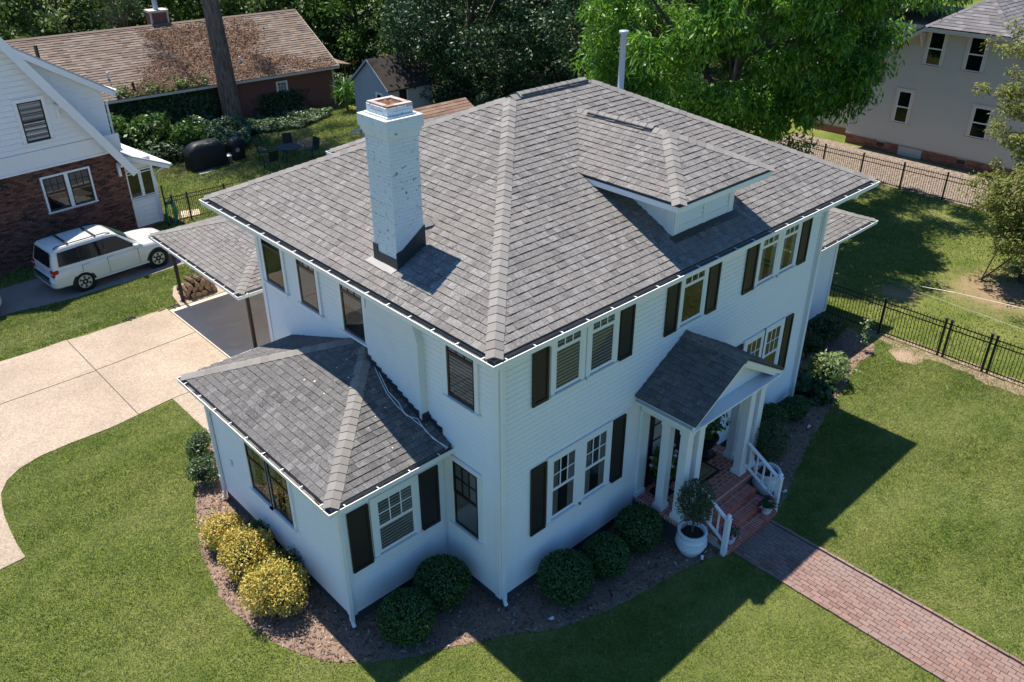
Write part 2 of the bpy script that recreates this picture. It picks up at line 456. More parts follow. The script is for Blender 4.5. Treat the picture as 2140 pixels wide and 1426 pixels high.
# brick walk: every brick a piece
WALK = []
walk = put('brick_walk', None, None, kind='structure')
jb = MB(); jb.sheet([(4.78, -2.2), (6.30, -2.2), (6.30, -14), (4.78, -14)], .006); jb.build('joint_sand', M['joint'], walk)
bl, bw, gp = .203, .0975, .007
def brick_mesh(name, l, w, h, mat, ch=.004):
    m = MB()
    x, y = l / 2, w / 2
    vs = [(-x, -y, 0), (x, -y, 0), (x, y, 0), (-x, y, 0), (-x, -y, h - ch), (x, -y, h - ch), (x, y, h - ch), (-x, y, h - ch), (-x + ch, -y + ch, h), (x - ch, -y + ch, h), (x - ch, y - ch, h), (-x + ch, y - ch, h)]
    m.add(vs, [(0, 1, 5, 4), (1, 2, 6, 5), (2, 3, 7, 6), (3, 0, 4, 7), (4, 5, 9, 8), (5, 6, 10, 9), (6, 7, 11, 10), (7, 4, 8, 11), (8, 9, 10, 11)])
    return m.mesh(name, mat)
wb_me = brick_mesh('brick', bl, bw, .03, M['paver'])
wh_me = brick_mesh('brick', bl / 2 - gp / 2, bw, .03, M['paver'])
items = []
cols = 13
x0 = 4.84 + bw / 2
for c_ in range(cols):
    x = x0 + c_ * (bw + gp)
    y = -2.325
    if c_ % 2: items.append((x, y - bl / 4, R(90), wh_me)); y -= bl / 2 + gp / 2
    while y > -13.9:
        items.append((x + random.uniform(-.003, .003), y - bl / 2, R(90) + random.uniform(-.02, .02), wb_me)); y -= bl + gp
for xx in (4.80, 6.265):                      # soldier edging, on edge and a little proud
    y = -2.3
    while y > -13.9:
        items.append((xx + random.uniform(-.008, .008), y - bl / 2, R(90) + random.uniform(-.03, .03), 'edge')); y -= bl + gp
we_me = brick_mesh('brick', bl, .062, .045, M['paver'])
items.sort(key=lambda t: -t[1])
rest = MB()
for i, (x, y, a, me) in enumerate(items):
    if me == 'edge': me = we_me
    z = .004 + random.uniform(0, .005)
    mw = Matrix.Translation((x, y, z)) @ Matrix.Rotation(a, 4, 'Z') @ Matrix.Rotation(random.uniform(-.012, .012), 4, 'X')
    if i < 298: put('brick', me, walk, mw=mw)
    else:
        rest.add([mw @ v.co for v in me.vertices], [tuple(p.vertices) for p in me.polygons])
rest.build('bricks', M['paver'], walk, kind='stuff')

# ------------------------------------------------------------------ roof and wall builders
def clip(poly, sub):
    """convex 2D clip of sub by counter-clockwise poly"""
    out = sub
    n = len(poly)
    for i in range(n):
        ax, ay = poly[i]; bx, by = poly[(i + 1) % n]
        inp = out; out = []
        if not inp: break
        def side(p): return (bx - ax) * (p[1] - ay) - (by - ay) * (p[0] - ax)
        for j in range(len(inp)):
            p, q = inp[j], inp[(j + 1) % len(inp)]
            sp, sq = side(p), side(q)
            if sp >= 0: out.append(p)
            if (sp >= 0) != (sq >= 0):
                t = sp / (sp - sq); out.append((p[0] + t * (q[0] - p[0]), p[1] + t * (q[1] - p[1])))
    return out

def area(p):
    return abs(sum(p[i][0] * p[(i + 1) % len(p)][1] - p[(i + 1) % len(p)][0] * p[i][1] for i in range(len(p)))) / 2

TABS = []           # whole shingles that may become pieces of their own
TABME = {}
WID = (.09, .12, .15, .18)
def tab_mesh(w, h0, mat='shingle'):
    key = (w, h0, mat)
    if key not in TABME:
        m = MB(); e = EXPO + .02
        vs = [(0, 0, 0), (w - .003, 0, 0), (w - .003, e, 0), (0, e, 0), (0, 0, h0), (w - .003, 0, h0), (w - .003, e, .003), (0, e, .003)]
        m.add(vs, [(4, 5, 6, 7), (0, 1, 5, 4), (1, 2, 6, 5), (3, 0, 4, 7)])
        TABME[key] = m.mesh('shingle', M[mat])
    return TABME[key]
EXPO = .148
def roof_plane(pts, roof, mat='shingle', single=False, expo=None, stuff=None, thick=.05, deck=True, wid=WID, lift=1.0):
    """a roof plane: deck slab plus courses of shingle tabs; pts[0]->pts[1] is the eave"""
    e = expo or EXPO
    P = [Vector(p) for p in pts]
    s = (P[1] - P[0]).normalized(); n = s.cross(P[2] - P[0]).normalized(); t = n.cross(s)
    F = Matrix(((s.x, t.x, n.x, P[0].x), (s.y, t.y, n.y, P[0].y), (s.z, t.z, n.z, P[0].z), (0, 0, 0, 1)))
    Fi = F.inverted()
    q = [(Fi @ p).to_2d() for p in P]; q = [(a.x, a.y) for a in q]
    if deck: roof.solid([p + n * .001 for p in P], -n * thick)
    smin, smax = min(a[0] for a in q), max(a[0] for a in q); tmax = max(a[1] for a in q)
    m = stuff
    row = 0; v = 0.0
    while v < tmax - .02:
        x = smin - random.uniform(0, .25)
        while x < smax:
            w = random.choice(wid); h0 = random.choice((.017, .020, .026)) * lift
            rect = [(x, v), (x + w - .003, v), (x + w - .003, v + e + .02), (x, v + e + .02)]
            c = clip(q, rect)
            if c and area(c) > .0015:
                if single and area(c) > .985 * (w - .003) * (e + .02):
                    TABS.append((F @ Vector((x + w / 2, v, 0)), F @ Matrix.Translation((x, v, 0)), w, h0, m))
                else: emit_tab(m, F, c, v, e, h0)
            x += w
        v += e; row += 1
    return F

def emit_tab(m, F, c, v, e, h0):
    k = len(c)
    top = [F @ Vector((a[0], a[1], h0 + (.003 - h0) * min(1, max(0, (a[1] - v) / (e + .02))))) for a in c]
    bot = [F @ Vector((a[0], a[1], 0)) for a in c]
    m.add(top + bot, [tuple(range(k))] + [(k + i, k + (i + 1) % k, (i + 1) % k, i) for i in range(k) if not (abs(c[i][1] - v - e - .02) < 1e-4 and abs(c[(i + 1) % k][1] - v - e - .02) < 1e-4)])

def ridge_caps(p0, p1, na, nb, roof, step=.19, half=.15, mat='cap', lift=.012):
    """bent cap shingles laid from p0 (low end) to p1; na, nb are the normals of the planes on the right and the left"""
    p0, p1 = Vector(p0), Vector(p1); na, nb = Vector(na).normalized(), Vector(nb).normalized()
    d = (p1 - p0).normalized(); L = (p1 - p0).length
    a = d.cross(na).normalized(); b = d.cross(nb).normalized()
    if a.z > 0: a = -a
    if b.z > 0: b = -b
    nm = (na + nb).normalized()
    m = MB()
    l = step * 1.35
    def ring(x, h, r=1.0):
        return [d * x + a * half * r + nm * (h - .006), d * x + a * half * .45 * r + nm * (h + .004), d * x + nm * (h + .012), d * x + b * half * .45 * r + nm * (h + .004), d * x + b * half * r + nm * (h - .006)]
    top0, top1 = ring(0, .024), ring(l, .008)
    bot0 = [p - nm * .016 for p in top0]
    vs = top0 + top1 + bot0
    fs = [(i, i + 1, 6 + i, 5 + i) for i in range(4)] + [(10 + i, 11 + i, i + 1, i) for i in range(4)] + [(10, 0, 5), (14, 9, 4)]
    m.add(vs, fs)
    me = m.mesh('ridge_cap', M[mat])
    n = int(L / step)
    for i in range(n):
        q = p0 + d * (i * step) + nm * lift + Vector((random.uniform(-.006, .006), random.uniform(-.006, .006), 0))
        put('ridge_cap', me, roof, loc=q)

def gutter(parent, path, depth=.115, closed=False, brackets=True, skip=(), z_dark=-.05, step=.62, inside=1):
    """a trough along path (its outer lip); 'inside' 1 if the wall lies left of the walking direction"""
    P = [Vector(p) for p in path]; n = len(P)
    segs = n if closed else n - 1
    dirs = [(P[(i + 1) % n] - P[i]).normalized() for i in range(segs)]
    nin = [Vector((-d.y, d.x, 0)) * inside for d in dirs]
    def off(i, dd):
        if closed: a, b = nin[(i - 1) % n], nin[i]
        else: a, b = nin[max(i - 1, 0)], nin[min(i, segs - 1)]
        k = 1 + a.dot(b)
        return P[i] + (a + b) * (dd / k)
    prof = [(depth, -.115, 0), (.02, -.11, 0), (.012, -.05, 0), (0, -.014, 0), (0, 0, 0), (.018, 0, 0), (.02, z_dark, 0), (depth, z_dark, 1), (depth, .02, 1)]
    m = MB()
    for i in range(segs):
        j = (i + 1) % n
        for k_ in range(len(prof) - 1):
            d0, z0, _ = prof[k_]; d1, z1, mi = prof[k_ + 1]
            a, b, c_, e = off(i, d0), off(j, d0), off(j, d1), off(i, d1)
            m.add([a + Vector((0, 0, z0)), b + Vector((0, 0, z0)), c_ + Vector((0, 0, z1)), e + Vector((0, 0, z1))], [(0, 1, 2, 3) if inside < 0 else (3, 2, 1, 0)], 1 if mi else 0)
    if not closed:
        for i, nn, s_ in ((0, nin[0], 1), (n - 1, nin[-1], -1)):
            m.add([P[i] + nn * d + Vector((0, 0, z)) for d, z in ((0, 0), (.02, -.11), (depth, -.115), (depth, 0))], [(0, 1, 2, 3)])
    g = m.build('gutter', [M['trim'], M['gutter_in']], parent)
    if brackets:
        bm_ = MB(); bm_.box(-.011, .011, 0, depth + .02, -.006, .005)
        me = bm_.mesh('gutter_hanger', M['trim'])
        for i in range(segs):
            if i in skip: continue
            L = (P[(i + 1) % n] - P[i]).length; k_ = max(1, int(L / step))
            for q in range(k_):
                p = P[i] + dirs[i] * (L * (q + .5) / k_)
                put('gutter_hanger', me, g, mw=Matrix.Translation(p) @ Matrix.Rotation(math.atan2(dirs[i].y, dirs[i].x) + (0 if inside > 0 else math.pi), 4, 'Z'))
    return g

def lap_siding(m, F, poly, expo=.115, butt=.012):
    """lapped boards filling a convex polygon given in wall coordinates (u, w)"""
    O, U, N = F; Z = Vector((0, 0, 1))
    a2 = sum(poly[i][0] * poly[(i + 1) % len(poly)][1] - poly[(i + 1) % len(poly)][0] * poly[i][1] for i in range(len(poly)))
    if a2 < 0: poly = poly[::-1]
    us = [p[0] for p in poly]; ws = [p[1] for p in poly]
    w = min(ws)
    while w < max(ws) - .005:
        c = clip(poly, [(min(us) - .1, w + .0145), (max(us) + .1, w + .0145), (max(us) + .1, w + expo), (min(us) - .1, w + expo)])
        if c and area(c) > .001:
            k = len(c)
            f = [O + U * p[0] + Z * p[1] + N * (butt + (.001 - butt) * (p[1] - w) / expo) for p in c]
            flip = U.cross(Z).dot(N) < 0
            m.add(f, [tuple(range(k))[::-1] if flip else tuple(range(k))])
            lo = [p for p in c if abs(p[1] - w - .0145) < 1e-5]
            if len(lo) >= 2:
                a, b = min(lo), max(lo)
                q = [O + U * a[0] + Z * (w + .0145) - N * .012, O + U * b[0] + Z * (w + .0145) - N * .012, O + U * b[0] + Z * (w + .0145) + N * butt, O + U * a[0] + Z * (w + .0145) + N * butt]
                m.add(q, [(0, 1, 2, 3)])
        w += expo

def bricks_on(parent, F, u0, u1, w0, w1, mat, budget, bl=.203, bh=.0635, gp=.010, proud=.012, name='brick', holes=(), jit=.003, mats=None):
    """running bond of single bricks; the nearest 'budget' are pieces, the rest one mesh"""
    O, U, N = F; Z = Vector((0, 0, 1))
    B = Matrix(((U.x, Z.x, N.x, 0), (U.y, Z.y, N.y, 0), (U.z, Z.z, N.z, 0), (0, 0, 0, 1)))
    lst = []; w = w0; row = 0
    while w + bh <= w1 + .002:
        u = u0 - (bl + gp) * (.5 if row % 2 else 0)
        while u < u1 - .02:
            a, b = max(u, u0), min(u + bl, u1)
            if b - a > .03:
                sp_ = [(a, b)]
                for h in holes:
                    if w < h[3] and w + bh > h[2]:
                        sp_ = [q for (p0_, p1_) in sp_ for q in ((p0_, min(p1_, h[0])), (max(p0_, h[1]), p1_)) if q[1] - q[0] > .025]
                lst += [(p0_, p1_, w) for p0_, p1_ in sp_]
            u += bl + gp
        w += bh + gp; row += 1
    lst.sort(key=lambda t: (O + U * (t[0] + t[1]) / 2 + Z * t[2] - CAM).length)
    cache = {}; rest = MB()
    flip = U.cross(Z).dot(N) < 0
    for i, (a, b, w) in enumerate(lst):
        l = round(b - a, 3)
        if l not in cache: cache[l] = brick_mesh(name, l, bh, proud, mat)
        me = cache[l]
        mw = Matrix.Translation(O + U * (a + b) / 2 + Z * (w + bh / 2) + N * random.uniform(-jit, jit)) @ B
        if i < budget: put(name, me, parent, mw=mw)
        else: rest.add([mw @ v.co for v in me.vertices], [tuple(p.vertices)[::-1] if flip else tuple(p.vertices) for p in me.polygons])
    if rest.v: rest.build(name + 's', mat, parent, kind='stuff')
    return min(budget, len(lst))

def window(parent, F, u0, u1, w0, w1, fm='trim', cm='trim', cas=.09, rail=.52, grid=(3, 2), blind=None, sash=.05, sill=True, bmat='blind', mull=None, back='room', lower=True, name='window'):
    """double hung window: casing, two sashes, muntins, single panes, what shows behind"""
    m = MB()
    m.fb(F, u0 - cas, u0, w0 - .02, w1 + cas, .002, .048); m.fb(F, u1, u1 + cas, w0 - .02, w1 + cas, .002, .048)
    m.fb(F, u0 + .001, u1 - .001, w1, w1 + cas - .002, .003, .046)
    if sill: m.fb(F, u0 - cas - .03, u1 + cas + .03, w0 - .065, w0 - .021, .002, .085)
    wn = m.build(name, M[cm], parent)
    bk = MB(); bk.fb(F, u0, u1, w0 - .02, w1, .0135, .0155); bk.build('backing', M[back], wn)
    wm = w0 + (w1 - w0) * rail
    sashes = [(wm, w1, .022, .046, grid)] + ([(w0, wm, .018, .036, (1, 1))] if lower else [])
    for (a, b, n0, n1, gr) in sashes:
        s = MB()
        s.fb(F, u0, u0 + sash, a, b, n0, n1); s.fb(F, u1 - sash, u1, a, b, n0, n1)
        bt = sash * (1.3 if a == w0 else .75)
        s.fb(F, u0 + sash, u1 - sash, a, a + bt, n0 - .001, n1 - .001); s.fb(F, u0 + sash, u1 - sash, b - sash * .75, b, n0 - .001, n1 - .001)
        s.build('sash', M[fm], wn)
        gu0, gu1, ga, gb = u0 + sash, u1 - sash, a + bt, b - sash * .75
        cw, chh = (gu1 - gu0) / gr[0], (gb - ga) / gr[1]; t = .011
        for i in range(1, gr[0]):
            q = MB(); q.fb(F, gu0 + i * cw - t, gu0 + i * cw + t, ga, gb, n0 + .002, n1 - .004); q.build('muntin', M[fm], wn)
        for j in range(1, gr[1]):
            q = MB(); q.fb(F, gu0, gu1, ga + j * chh - t, ga + j * chh + t, n0 + .003, n1 - .005); q.build('muntin', M[fm], wn)
        for i in range(gr[0]):
            for j in range(gr[1]):
                q = MB(); O, U, N = F; Z = Vector((0, 0, 1)); pn = (n0 + n1) / 2 - .002
                tl = random.uniform(-.0012, .0012)
                vs = [O + U * x + Z * y + N * (pn + (tl if x > gu0 + i * cw + .01 else 0)) for x, y in ((gu0 + i * cw, ga + j * chh), (gu0 + (i + 1) * cw, ga + j * chh), (gu0 + (i + 1) * cw, ga + (j + 1) * chh), (gu0 + i * cw, ga + (j + 1) * chh))]
                q.add(vs, [(0, 1, 2, 3) if U.cross(Z).dot(N) > 0 else (3, 2, 1, 0)]); q.build('pane', M['glass'], wn)
    if blind:
        q = MB(); y = w0 + (w1 - w0) * blind[0]; y1 = w0 + (w1 - w0) * blind[1]
        if blind[2] == 'slats':
            while y < y1:
                q.fb(F, u0 + sash * .6, u1 - sash * .6, y, y + .05, .0160, .0172); y += .074
        else:
            us = np.linspace(u0 + .03, u1 - .03, 15)
            for i in range(14):
                if blind[2] == 'sides' and 4 <= i < 10: continue
                q.fb(F, us[i], us[i + 1], y, y1, .0158, .0163 + (.0012 if i % 2 else 0))
        q.build('blind' if blind[2] == 'slats' else 'curtain', M[bmat if blind[2] == 'slats' else 'curtain'], wn)
    return wn

def shutter(parent, F, u0, u1, w0, w1):
    s = MB(); t = .05
    s.fb(F, u0, u0 + t, w0, w1, .014, .055); s.fb(F, u1 - t, u1, w0, w1, .014, .055)
    s.fb(F, u0 + t, u1 - t, w0, w0 + t * 1.5, .014, .053); s.fb(F, u0 + t, u1 - t, w1 - t * 1.3, w1, .014, .053)
    o = s.build('shutter', M['shutter'], parent)
    p = MB(); p.fb(F, u0 + t, u1 - t, w0 + t * 1.5, w1 - t * 1.3, .014, .034); p.build('panel', M['shutter_panel'], o)
    return o

def downspout(parent, x, y, z1, z0=.1, w=.085, d=.06, out=(0, -1), top=None):
    m = MB(); m.box(x - w / 2, x + w / 2, y - d / 2, y + d / 2, z0 + .1, z1)
    q = Vector((x, y, z0 + .1)); oo = Vector((out[0], out[1], 0))
    m.tube([q + Vector((0, 0, .05)), q + oo * .01 + Vector((0, 0, -.04)), q + oo * .05 + Vector((0, 0, -.12))], .043, 8)
    if top: m.tube([(x, y, z1 - .02)] + [Vector(t) for t in top], .038, 8)
    o = m.build('downspout', M['trim'], parent)
    for z in np.arange(z0 + .6, z1 - .2, 1.9):
        s = MB(); s.box(x - w / 2 - .008, x + w / 2 + .008, y - d / 2 - .006, y + d / 2 + .006, z, z + .03); s.build('strap', M['trim'], o)
    return o

# ------------------------------------------------------------------ the white house
OV, D_, WX, HE, T_ = .83, 8.483, 10.932, 6.45, .4685
X, Y, Z3 = Vector((1, 0, 0)), Vector((0, 1, 0)), Vector((0, 0, 1))
house = thing('house', 'large white two storey house with grey shingled hip roof, dark shutters and sunroom', 'house')
FR = (Vector((0, 0, 0)), X, -Y)           # front wall
LF = (Vector((0, 0, 0)), Y, -X)           # chimney side wall
w = MB()
lap_siding(w, FR, [(0, .27), (WX, .27), (WX, 6.3), (0, 6.3)])
w.box(0.0, WX, .012, .2, .27, 6.3)
w.build('front_siding', M['siding'], house, kind='stuff')
w = MB(); lap_siding(w, LF, [(0, .27), (D_, .27), (D_, 6.3), (0, 6.3)]); w.box(.012, .2, .2, D_ - .001, .27, 6.3)
w.box(.2, WX, D_ - .2, D_, .27, 6.3); w.box(WX - .2, WX - .001, .2, D_ - .2, .27, 6.3)
w.build('side_siding', M['siding'], house, kind='stuff')
w = MB(); w.box(.03, WX - .03, .03, D_ - .03, 0, .272); w.build('foundation', M['found_dark'], house)
for (x0, x1, y0, y1) in ((-.02, .13, -.022, -.0135), (WX - .13, WX + .02, -.022, -.0135), (-.022, -.0135, -.02, .13), (-.022, -.0135, D_ - .13, D_ + .02)):
    w = MB(); w.box(x0, x1, y0 - .001, y1, .26, 6.31); w.build('corner_board', M['trim'], house)
w = MB(); w.box(-.02, WX + .02, -.024, .0, 6.05, 6.31); w.box(-.023, 0, .003, D_ + .02, 6.06, 6.311); w.build('frieze_board', M['trim'], house)
so = MB(); so.box(-OV + .1, WX + OV - .1, -OV + .1, D_ + OV - .1, 6.315, 6.345); so.build('soffit', M['trim'], house)

# main roof
gi = .115
xa, xb, ya, yb = -OV + gi, WX + OV - gi, -OV + gi, D_ + OV - gi
ze = HE + gi * T_
zr = HE + (D_ / 2 + OV) * T_
e0, e1, e2, e3 = (xa, ya, ze), (xb, ya, ze), (xb, yb, ze), (xa, yb, ze)
R1, R2 = (D_ / 2, D_ / 2, zr), (WX - D_ / 2, D_ / 2, zr)
rd = MB(); st = MB()
roof_plane([e0, e1, R2, R1], rd, single=True, stuff=st)
roof_plane([e3, e0, R1], rd, single=True, stuff=st)
roof_plane([e1, e2, R2], rd, stuff=st)
roof_plane([e2, e3, R1, R2], rd, stuff=st)
main_roof = rd.build('main_roof', M['deck'], house)
ROOFS = [(main_roof, st)]
nF, nL, nR, nB = Vector((0, -T_, 1)), Vector((-T_, 0, 1)), Vector((T_, 0, 1)), Vector((0, T_, 1))
ridge_caps(e0, R1, nF, nL, main_roof)
ridge_caps(e1, R2, nF, nR, main_roof)
ridge_caps(e3, R1, nB, nL, main_roof)
ridge_caps(Vector(R1), Vector(R2), nF, nB, main_roof, half=.15)
# raised vent along the ridge
v = MB(); v.box(R1[0] + .25, R2[0] - .1, D_ / 2 - .12, D_ / 2 + .12, zr + .0, zr + .03); v.build('ridge_vent', M['flash'], main_roof)
ridge_caps(Vector(R1) + Vector((.2, 0, .034)), Vector(R2) + Vector((-.05, 0, .034)), nF, nB, main_roof, half=.15)
gutter(house, [(-OV, -OV, HE), (WX + OV, -OV, HE), (WX + OV, D_ + OV, HE), (-OV, D_ + OV, HE)], closed=True, skip=(1, 2))
fa = MB()
for a, b, c_, d_ in ((xa, xb, ya, ya + .02), (xa, xb, yb - .02, yb), (xa, xa + .02, ya + .02, yb - .02), (xb - .02, xb, ya + .02, yb - .02)):
    fa.box(a + .002, b - .002, c_ + .002, d_ - .002, 6.32, ze - .052)
fa.build('fascia', M['trim'], house)

# upper and lower front windows with shutters
UW0, UW1 = 4.61, 5.92
for (a, b), bl_ in (((1.37, 2.09), (.02, .98, 'slats')), ((2.33, 3.04), (.02, .98, 'slats')), ((5.17, 5.93), None), ((8.09, 8.80), (.02, .98, 'sides')), ((9.01, 9.68), (.02, .98, 'sides'))):
    window(house, FR, a, b, UW0, UW1, rail=.7, grid=(3, 1), blind=bl_, cas=.10 if a != 5.17 else .09)
for (a, b) in ((.81, 1.215), (3.19, 3.60), (4.655, 5.045), (6.085, 6.485), (7.515, 7.95), (9.84, 10.255)):
    shutter(house, FR, a, b, 4.54, 6.02)
LW0, LW1 = 1.53, 3.02
for (a, b), bl_ in (((1.36, 2.08), (.02, .98, 'sides')), ((2.32, 3.03), (.02, .98, 'sides')), ((8.07, 8.78), None), ((8.97, 9.66), None)):
    window(house, FR, a, b, LW0, LW1, rail=.5, grid=(3, 2), blind=bl_, cas=.12, bmat='curtain')
for (a, b) in ((.80, 1.21), (3.18, 3.585), (7.5, 7.9), (9.82, 10.2)):
    shutter(house, FR, a, b, 1.43, 3.10)
# chimney side windows, black sashes; the one by the corner has a blind
for (a, b), bl_ in (((7.28, 8.13), None), ((5.81, 6.57), (.02, .98, 'curtain')), ((4.04, 4.83), (.5, .98, 'curtain')), ((.585, 1.355), (.02, .98, 'slats'))):  # the two curtains here stand in for the drive's reflection in the glass
    window(house, LF, a, b, 4.55, 5.82, fm='black_frame', rail=.74, grid=(3, 1), blind=bl_, cas=.10)
window(house, LF, .575, 1.31, 1.46, 3.04, fm='black_frame', rail=.52, grid=(3, 2), blind=(.02, .98, 'curtain'), cas=.10)

# downspouts
downspout(house, .06, -.06, 6.25, .12, top=[(.06, -.45, 6.3)])
downspout(house, WX - .03, -.06, 6.25, .12, top=[(WX - .03, -.45, 6.3)])
dp = MB(); dp.tube([(.62, -.74, 6.36), (.62, -.70, 6.24), (.5, -.4, 6.2), (.30, -.08, 6.2)], .045, 8); dp.build('gutter_elbow', M['trim'], house)
dp = MB(); dp.tube([(10.9, -.74, 6.36), (10.9, -.70, 6.22), (10.92, -.4, 6.16), (10.9, -.09, 6.12)], .05, 8); dp.build('gutter_elbow', M['trim'], house)

# chimney breast on the side wall and the chimney above the roof
cb = MB()
outl = [(2.06, .2), (3.80, .2), (3.80, 5.35), (3.66, 5.72), (3.42, 5.95), (3.28, 6.0), (3.28, 6.34), (2.44, 6.34), (2.44, 6.0), (2.34, 5.92), (2.2, 5.75), (2.06, 5.35)]
vs = [Vector((-.16, y, z)) for y, z in outl] + [Vector((-.001, y, z)) for y, z in outl]
fs = [tuple(t) for t in tessellate_polygon([[Vector((y, z, 0)) for y, z in outl]])] + [(i, (i + 1) % 12, 12 + (i + 1) % 12, 12 + i) for i in range(12)]
cb.add(vs, fs)
breast = cb.build('chimney_breast', M['paint_brick_clean'], house)
FB = (Vector((-.155, 0, 0)), Y, -X)
bricks_on(breast, FB, 2.06, 3.80, 2.9, 5.36, M['paint_brick_clean'], 0, proud=.009, gp=.006, jit=.001)
ch = MB()
CX0, CX1, CY0, CY1 = -.17, .46, 2.49, 3.19
ch.box(CX0 + .004, CX1 - .004, CY0 + .004, CY1 - .004, 6.3, 9.52)
chimney = ch.build('chimney', M['paint_brick'], house)
fb_ = (Vector((0, CY0 + .004, 0)), X, -Y); fl_ = (Vector((CX0 + .004, 0, 0)), Y, -X)
used = bricks_on(chimney, fb_, CX0 - .002, CX1, 6.62, 9.16, M['paint_brick'], 140, bl=.2, gp=.004, proud=.0055, jit=.0012)
used += bricks_on(chimney, fl_, CY0 - .002, CY1, 6.62, 9.16, M['paint_brick'], 150, bl=.2, gp=.004, proud=.0055, jit=.0012)
def ringbox(o, z0, z1, name, mat):
    m = MB(); m.box(CX0 - o, CX1 + o, CY0 - o, CY1 + o, z0, z1); return bevel(m.build(name, M[mat], chimney), .008, 2)
ringbox(.026, 9.13, 9.205, 'corbel', 'paint_brick'); ringbox(.05, 9.206, 9.28, 'corbel', 'paint_brick'); ringbox(.078, 9.281, 9.49, 'corbel', 'paint_brick')
# top course: bricks round the open flue
cr = MB(); cr.box(CX0 + .05, CX1 - .05, CY0 + .05, CY1 - .05, 9.44, 9.63); cr.build('crown_base', M['paint_brick'], chimney)
for s_ in range(3):
    me = brick_mesh('brick', .19, .062, .012, M['paint_brick'])
    for F_, a0, a1 in (((Vector((0, CY0 + .05, 0)), X, -Y), CX0 + .05, CX1 - .05), ((Vector((CX0 + .05, 0, 0)), Y, -X), CY0 + .05, CY1 - .05)):
        O, U, N = F_; u = a0 + .0975 - (.09 if s_ % 2 else 0)
        while u < a1:
            if u + .1 < a1 + .03 and u > a0 + .05:
                B = Matrix(((U.x, 0, N.x, 0), (U.y, 0, N.y, 0), (U.z, 1, N.z, 0), (0, 0, 0, 1)))
                put('brick', me, chimney, mw=Matrix.Translation(O + U * u + Z3 * (9.52 + s_ * .07 - .03)) @ B)
            u += .2
cap_me = brick_mesh('brick', .195, .095, .06, M['crown'])
for k_ in range(3):
    for y in (CY0 + .10, CY1 - .10): put('brick', cap_me, chimney, loc=(CX0 + .155 + k_ * .165, y, 9.632), rot=(0, 0, random.uniform(-.03, .03)))
    if k_ < 2:
        for x in (CX0 + .10, CX1 - .10): put('brick', cap_me, chimney, loc=(x, CY0 + .26 + k_ * .18, 9.6325), rot=(0, 0, R(90) + random.uniform(-.03, .03)))
fd = MB()
gx, gy = np.meshgrid(np.linspace(CX0 + .15, CX1 - .15, 9), np.linspace(CY0 + .15, CY1 - .15, 10))
gz = 9.645 + rng.random(gx.shape) * .04
fd.v = [tuple(t) for t in np.stack([gx, gy, gz], -1).reshape(-1, 3)]
fd.f = [(j * 9 + i, j * 9 + i + 1, j * 9 + i + 10, j * 9 + i + 9) for j in range(9) for i in range(8)]; fd.m = [0] * len(fd.f)
fd.build('flue_debris', M['soot'], chimney)
# flashing round the foot
zm = lambda x: HE + (x + OV) * T_
fl = MB()
fl.solid([(CX0 - .02, CY0 - .018, zm(CX0) - .02), (CX1 + .02, CY0 - .018, zm(CX1) - .02), (CX1 + .02, CY0 - .018, zm(CX1) + .42), (CX0 + .12, CY0 - .018, zm(CX0) + .36), (CX0 - .02, CY0 - .018, zm(CX0) + .33)], (0, .015, 0))
fl.box(CX0 - .018, CX0 - .003, CY0 - .02, CY1 + .02, zm(CX0) - .02, zm(CX0) + .2)
fl.box(CX0 - .02, CX0 - .001, CY1 - .12, CY1 + .022, zm(CX0), zm(CX0) + .34)
fl.build('flashing', M['flash'], chimney)
fp = MB()
fp.solid([(-.33, 2.52, zm(-.33) + .02), (-.18, 2.48, zm(-.18) + .021), (-.18, 3.3, zm(-.18) + .021), (-.30, 3.36, zm(-.30) + .02)], (0, 0, .006)); fp.build('apron_flashing', M['flash_light'], chimney)
# little saddle behind the chimney
sd_ = MB(); zs = zm(CX1) + .27; xs_ = (zs - HE) / T_ - OV
sd_.add([(CX1, CY0 - .05, zm(CX1)), (CX1, CY1 + .05, zm(CX1)), (CX1, (CY0 + CY1) / 2, zs), (xs_ + .1, (CY0 + CY1) / 2, zs)], [(0, 3, 2), (2, 3, 1), (0, 2, 1)])
sdl = sd_.build('saddle', M['shingle'], main_roof)
ridge_caps((CX1 + .02, (CY0 + CY1) / 2, zs), (xs_ + .12, (CY0 + CY1) / 2, zs + .01), (0, -.6, 1), (0, .6, 1), main_roof, step=.2, half=.13)

# dormer in the front slope
dx, dh, dz, dy = 5.57, 1.55, 7.75, -.55
dzr = dz + dh * T_
ymain = lambda z: (z - HE) / T_ - OV
A0, A1 = (dx - dh, dy, dz), (dx + dh, dy, dz); RF, RB = (dx, dy + dh, dzr), (dx, ymain(dzr) + .1, dzr)
L0, L1 = (dx - dh, ymain(dz) + .12, dz), (dx + dh, ymain(dz) + .12, dz)
rd = MB(); st = MB()
roof_plane([L0, A0, RF, RB], rd, single=True, stuff=st); roof_plane([A0, A1, RF], rd, single=True, stuff=st); roof_plane([A1, L1, RB, RF], rd, stuff=st)
dr = rd.build('dormer_roof', M['deck'], house); ROOFS.append((dr, st))
ridge_caps(A0, RF, nF, nL, dr); ridge_caps(A1, RF, nF, nR, dr); ridge_caps(RF, RB, nL, nR, dr)
ridge_caps(Vector(RF) + Vector((0, .35, .028)), Vector(RB) + Vector((0, -.5, .028)), nL, nR, dr, half=.15)
v = MB(); v.box(dx - .13, dx + .13, dy + dh + .35, RB[1] - .5, dzr + .0, dzr + .025); v.build('ridge_vent', M['flash'], dr)
tr = MB()
for a, b, c_, d_ in ((dx - dh, dx + dh, dy, dy + .022), (dx - dh, dx - dh + .022, dy + .023, 1.9), (dx + dh - .022, dx + dh, dy + .023, 1.9)): tr.box(a + .005, b - .005, c_ + .005, d_, dz - .16, dz - .052)
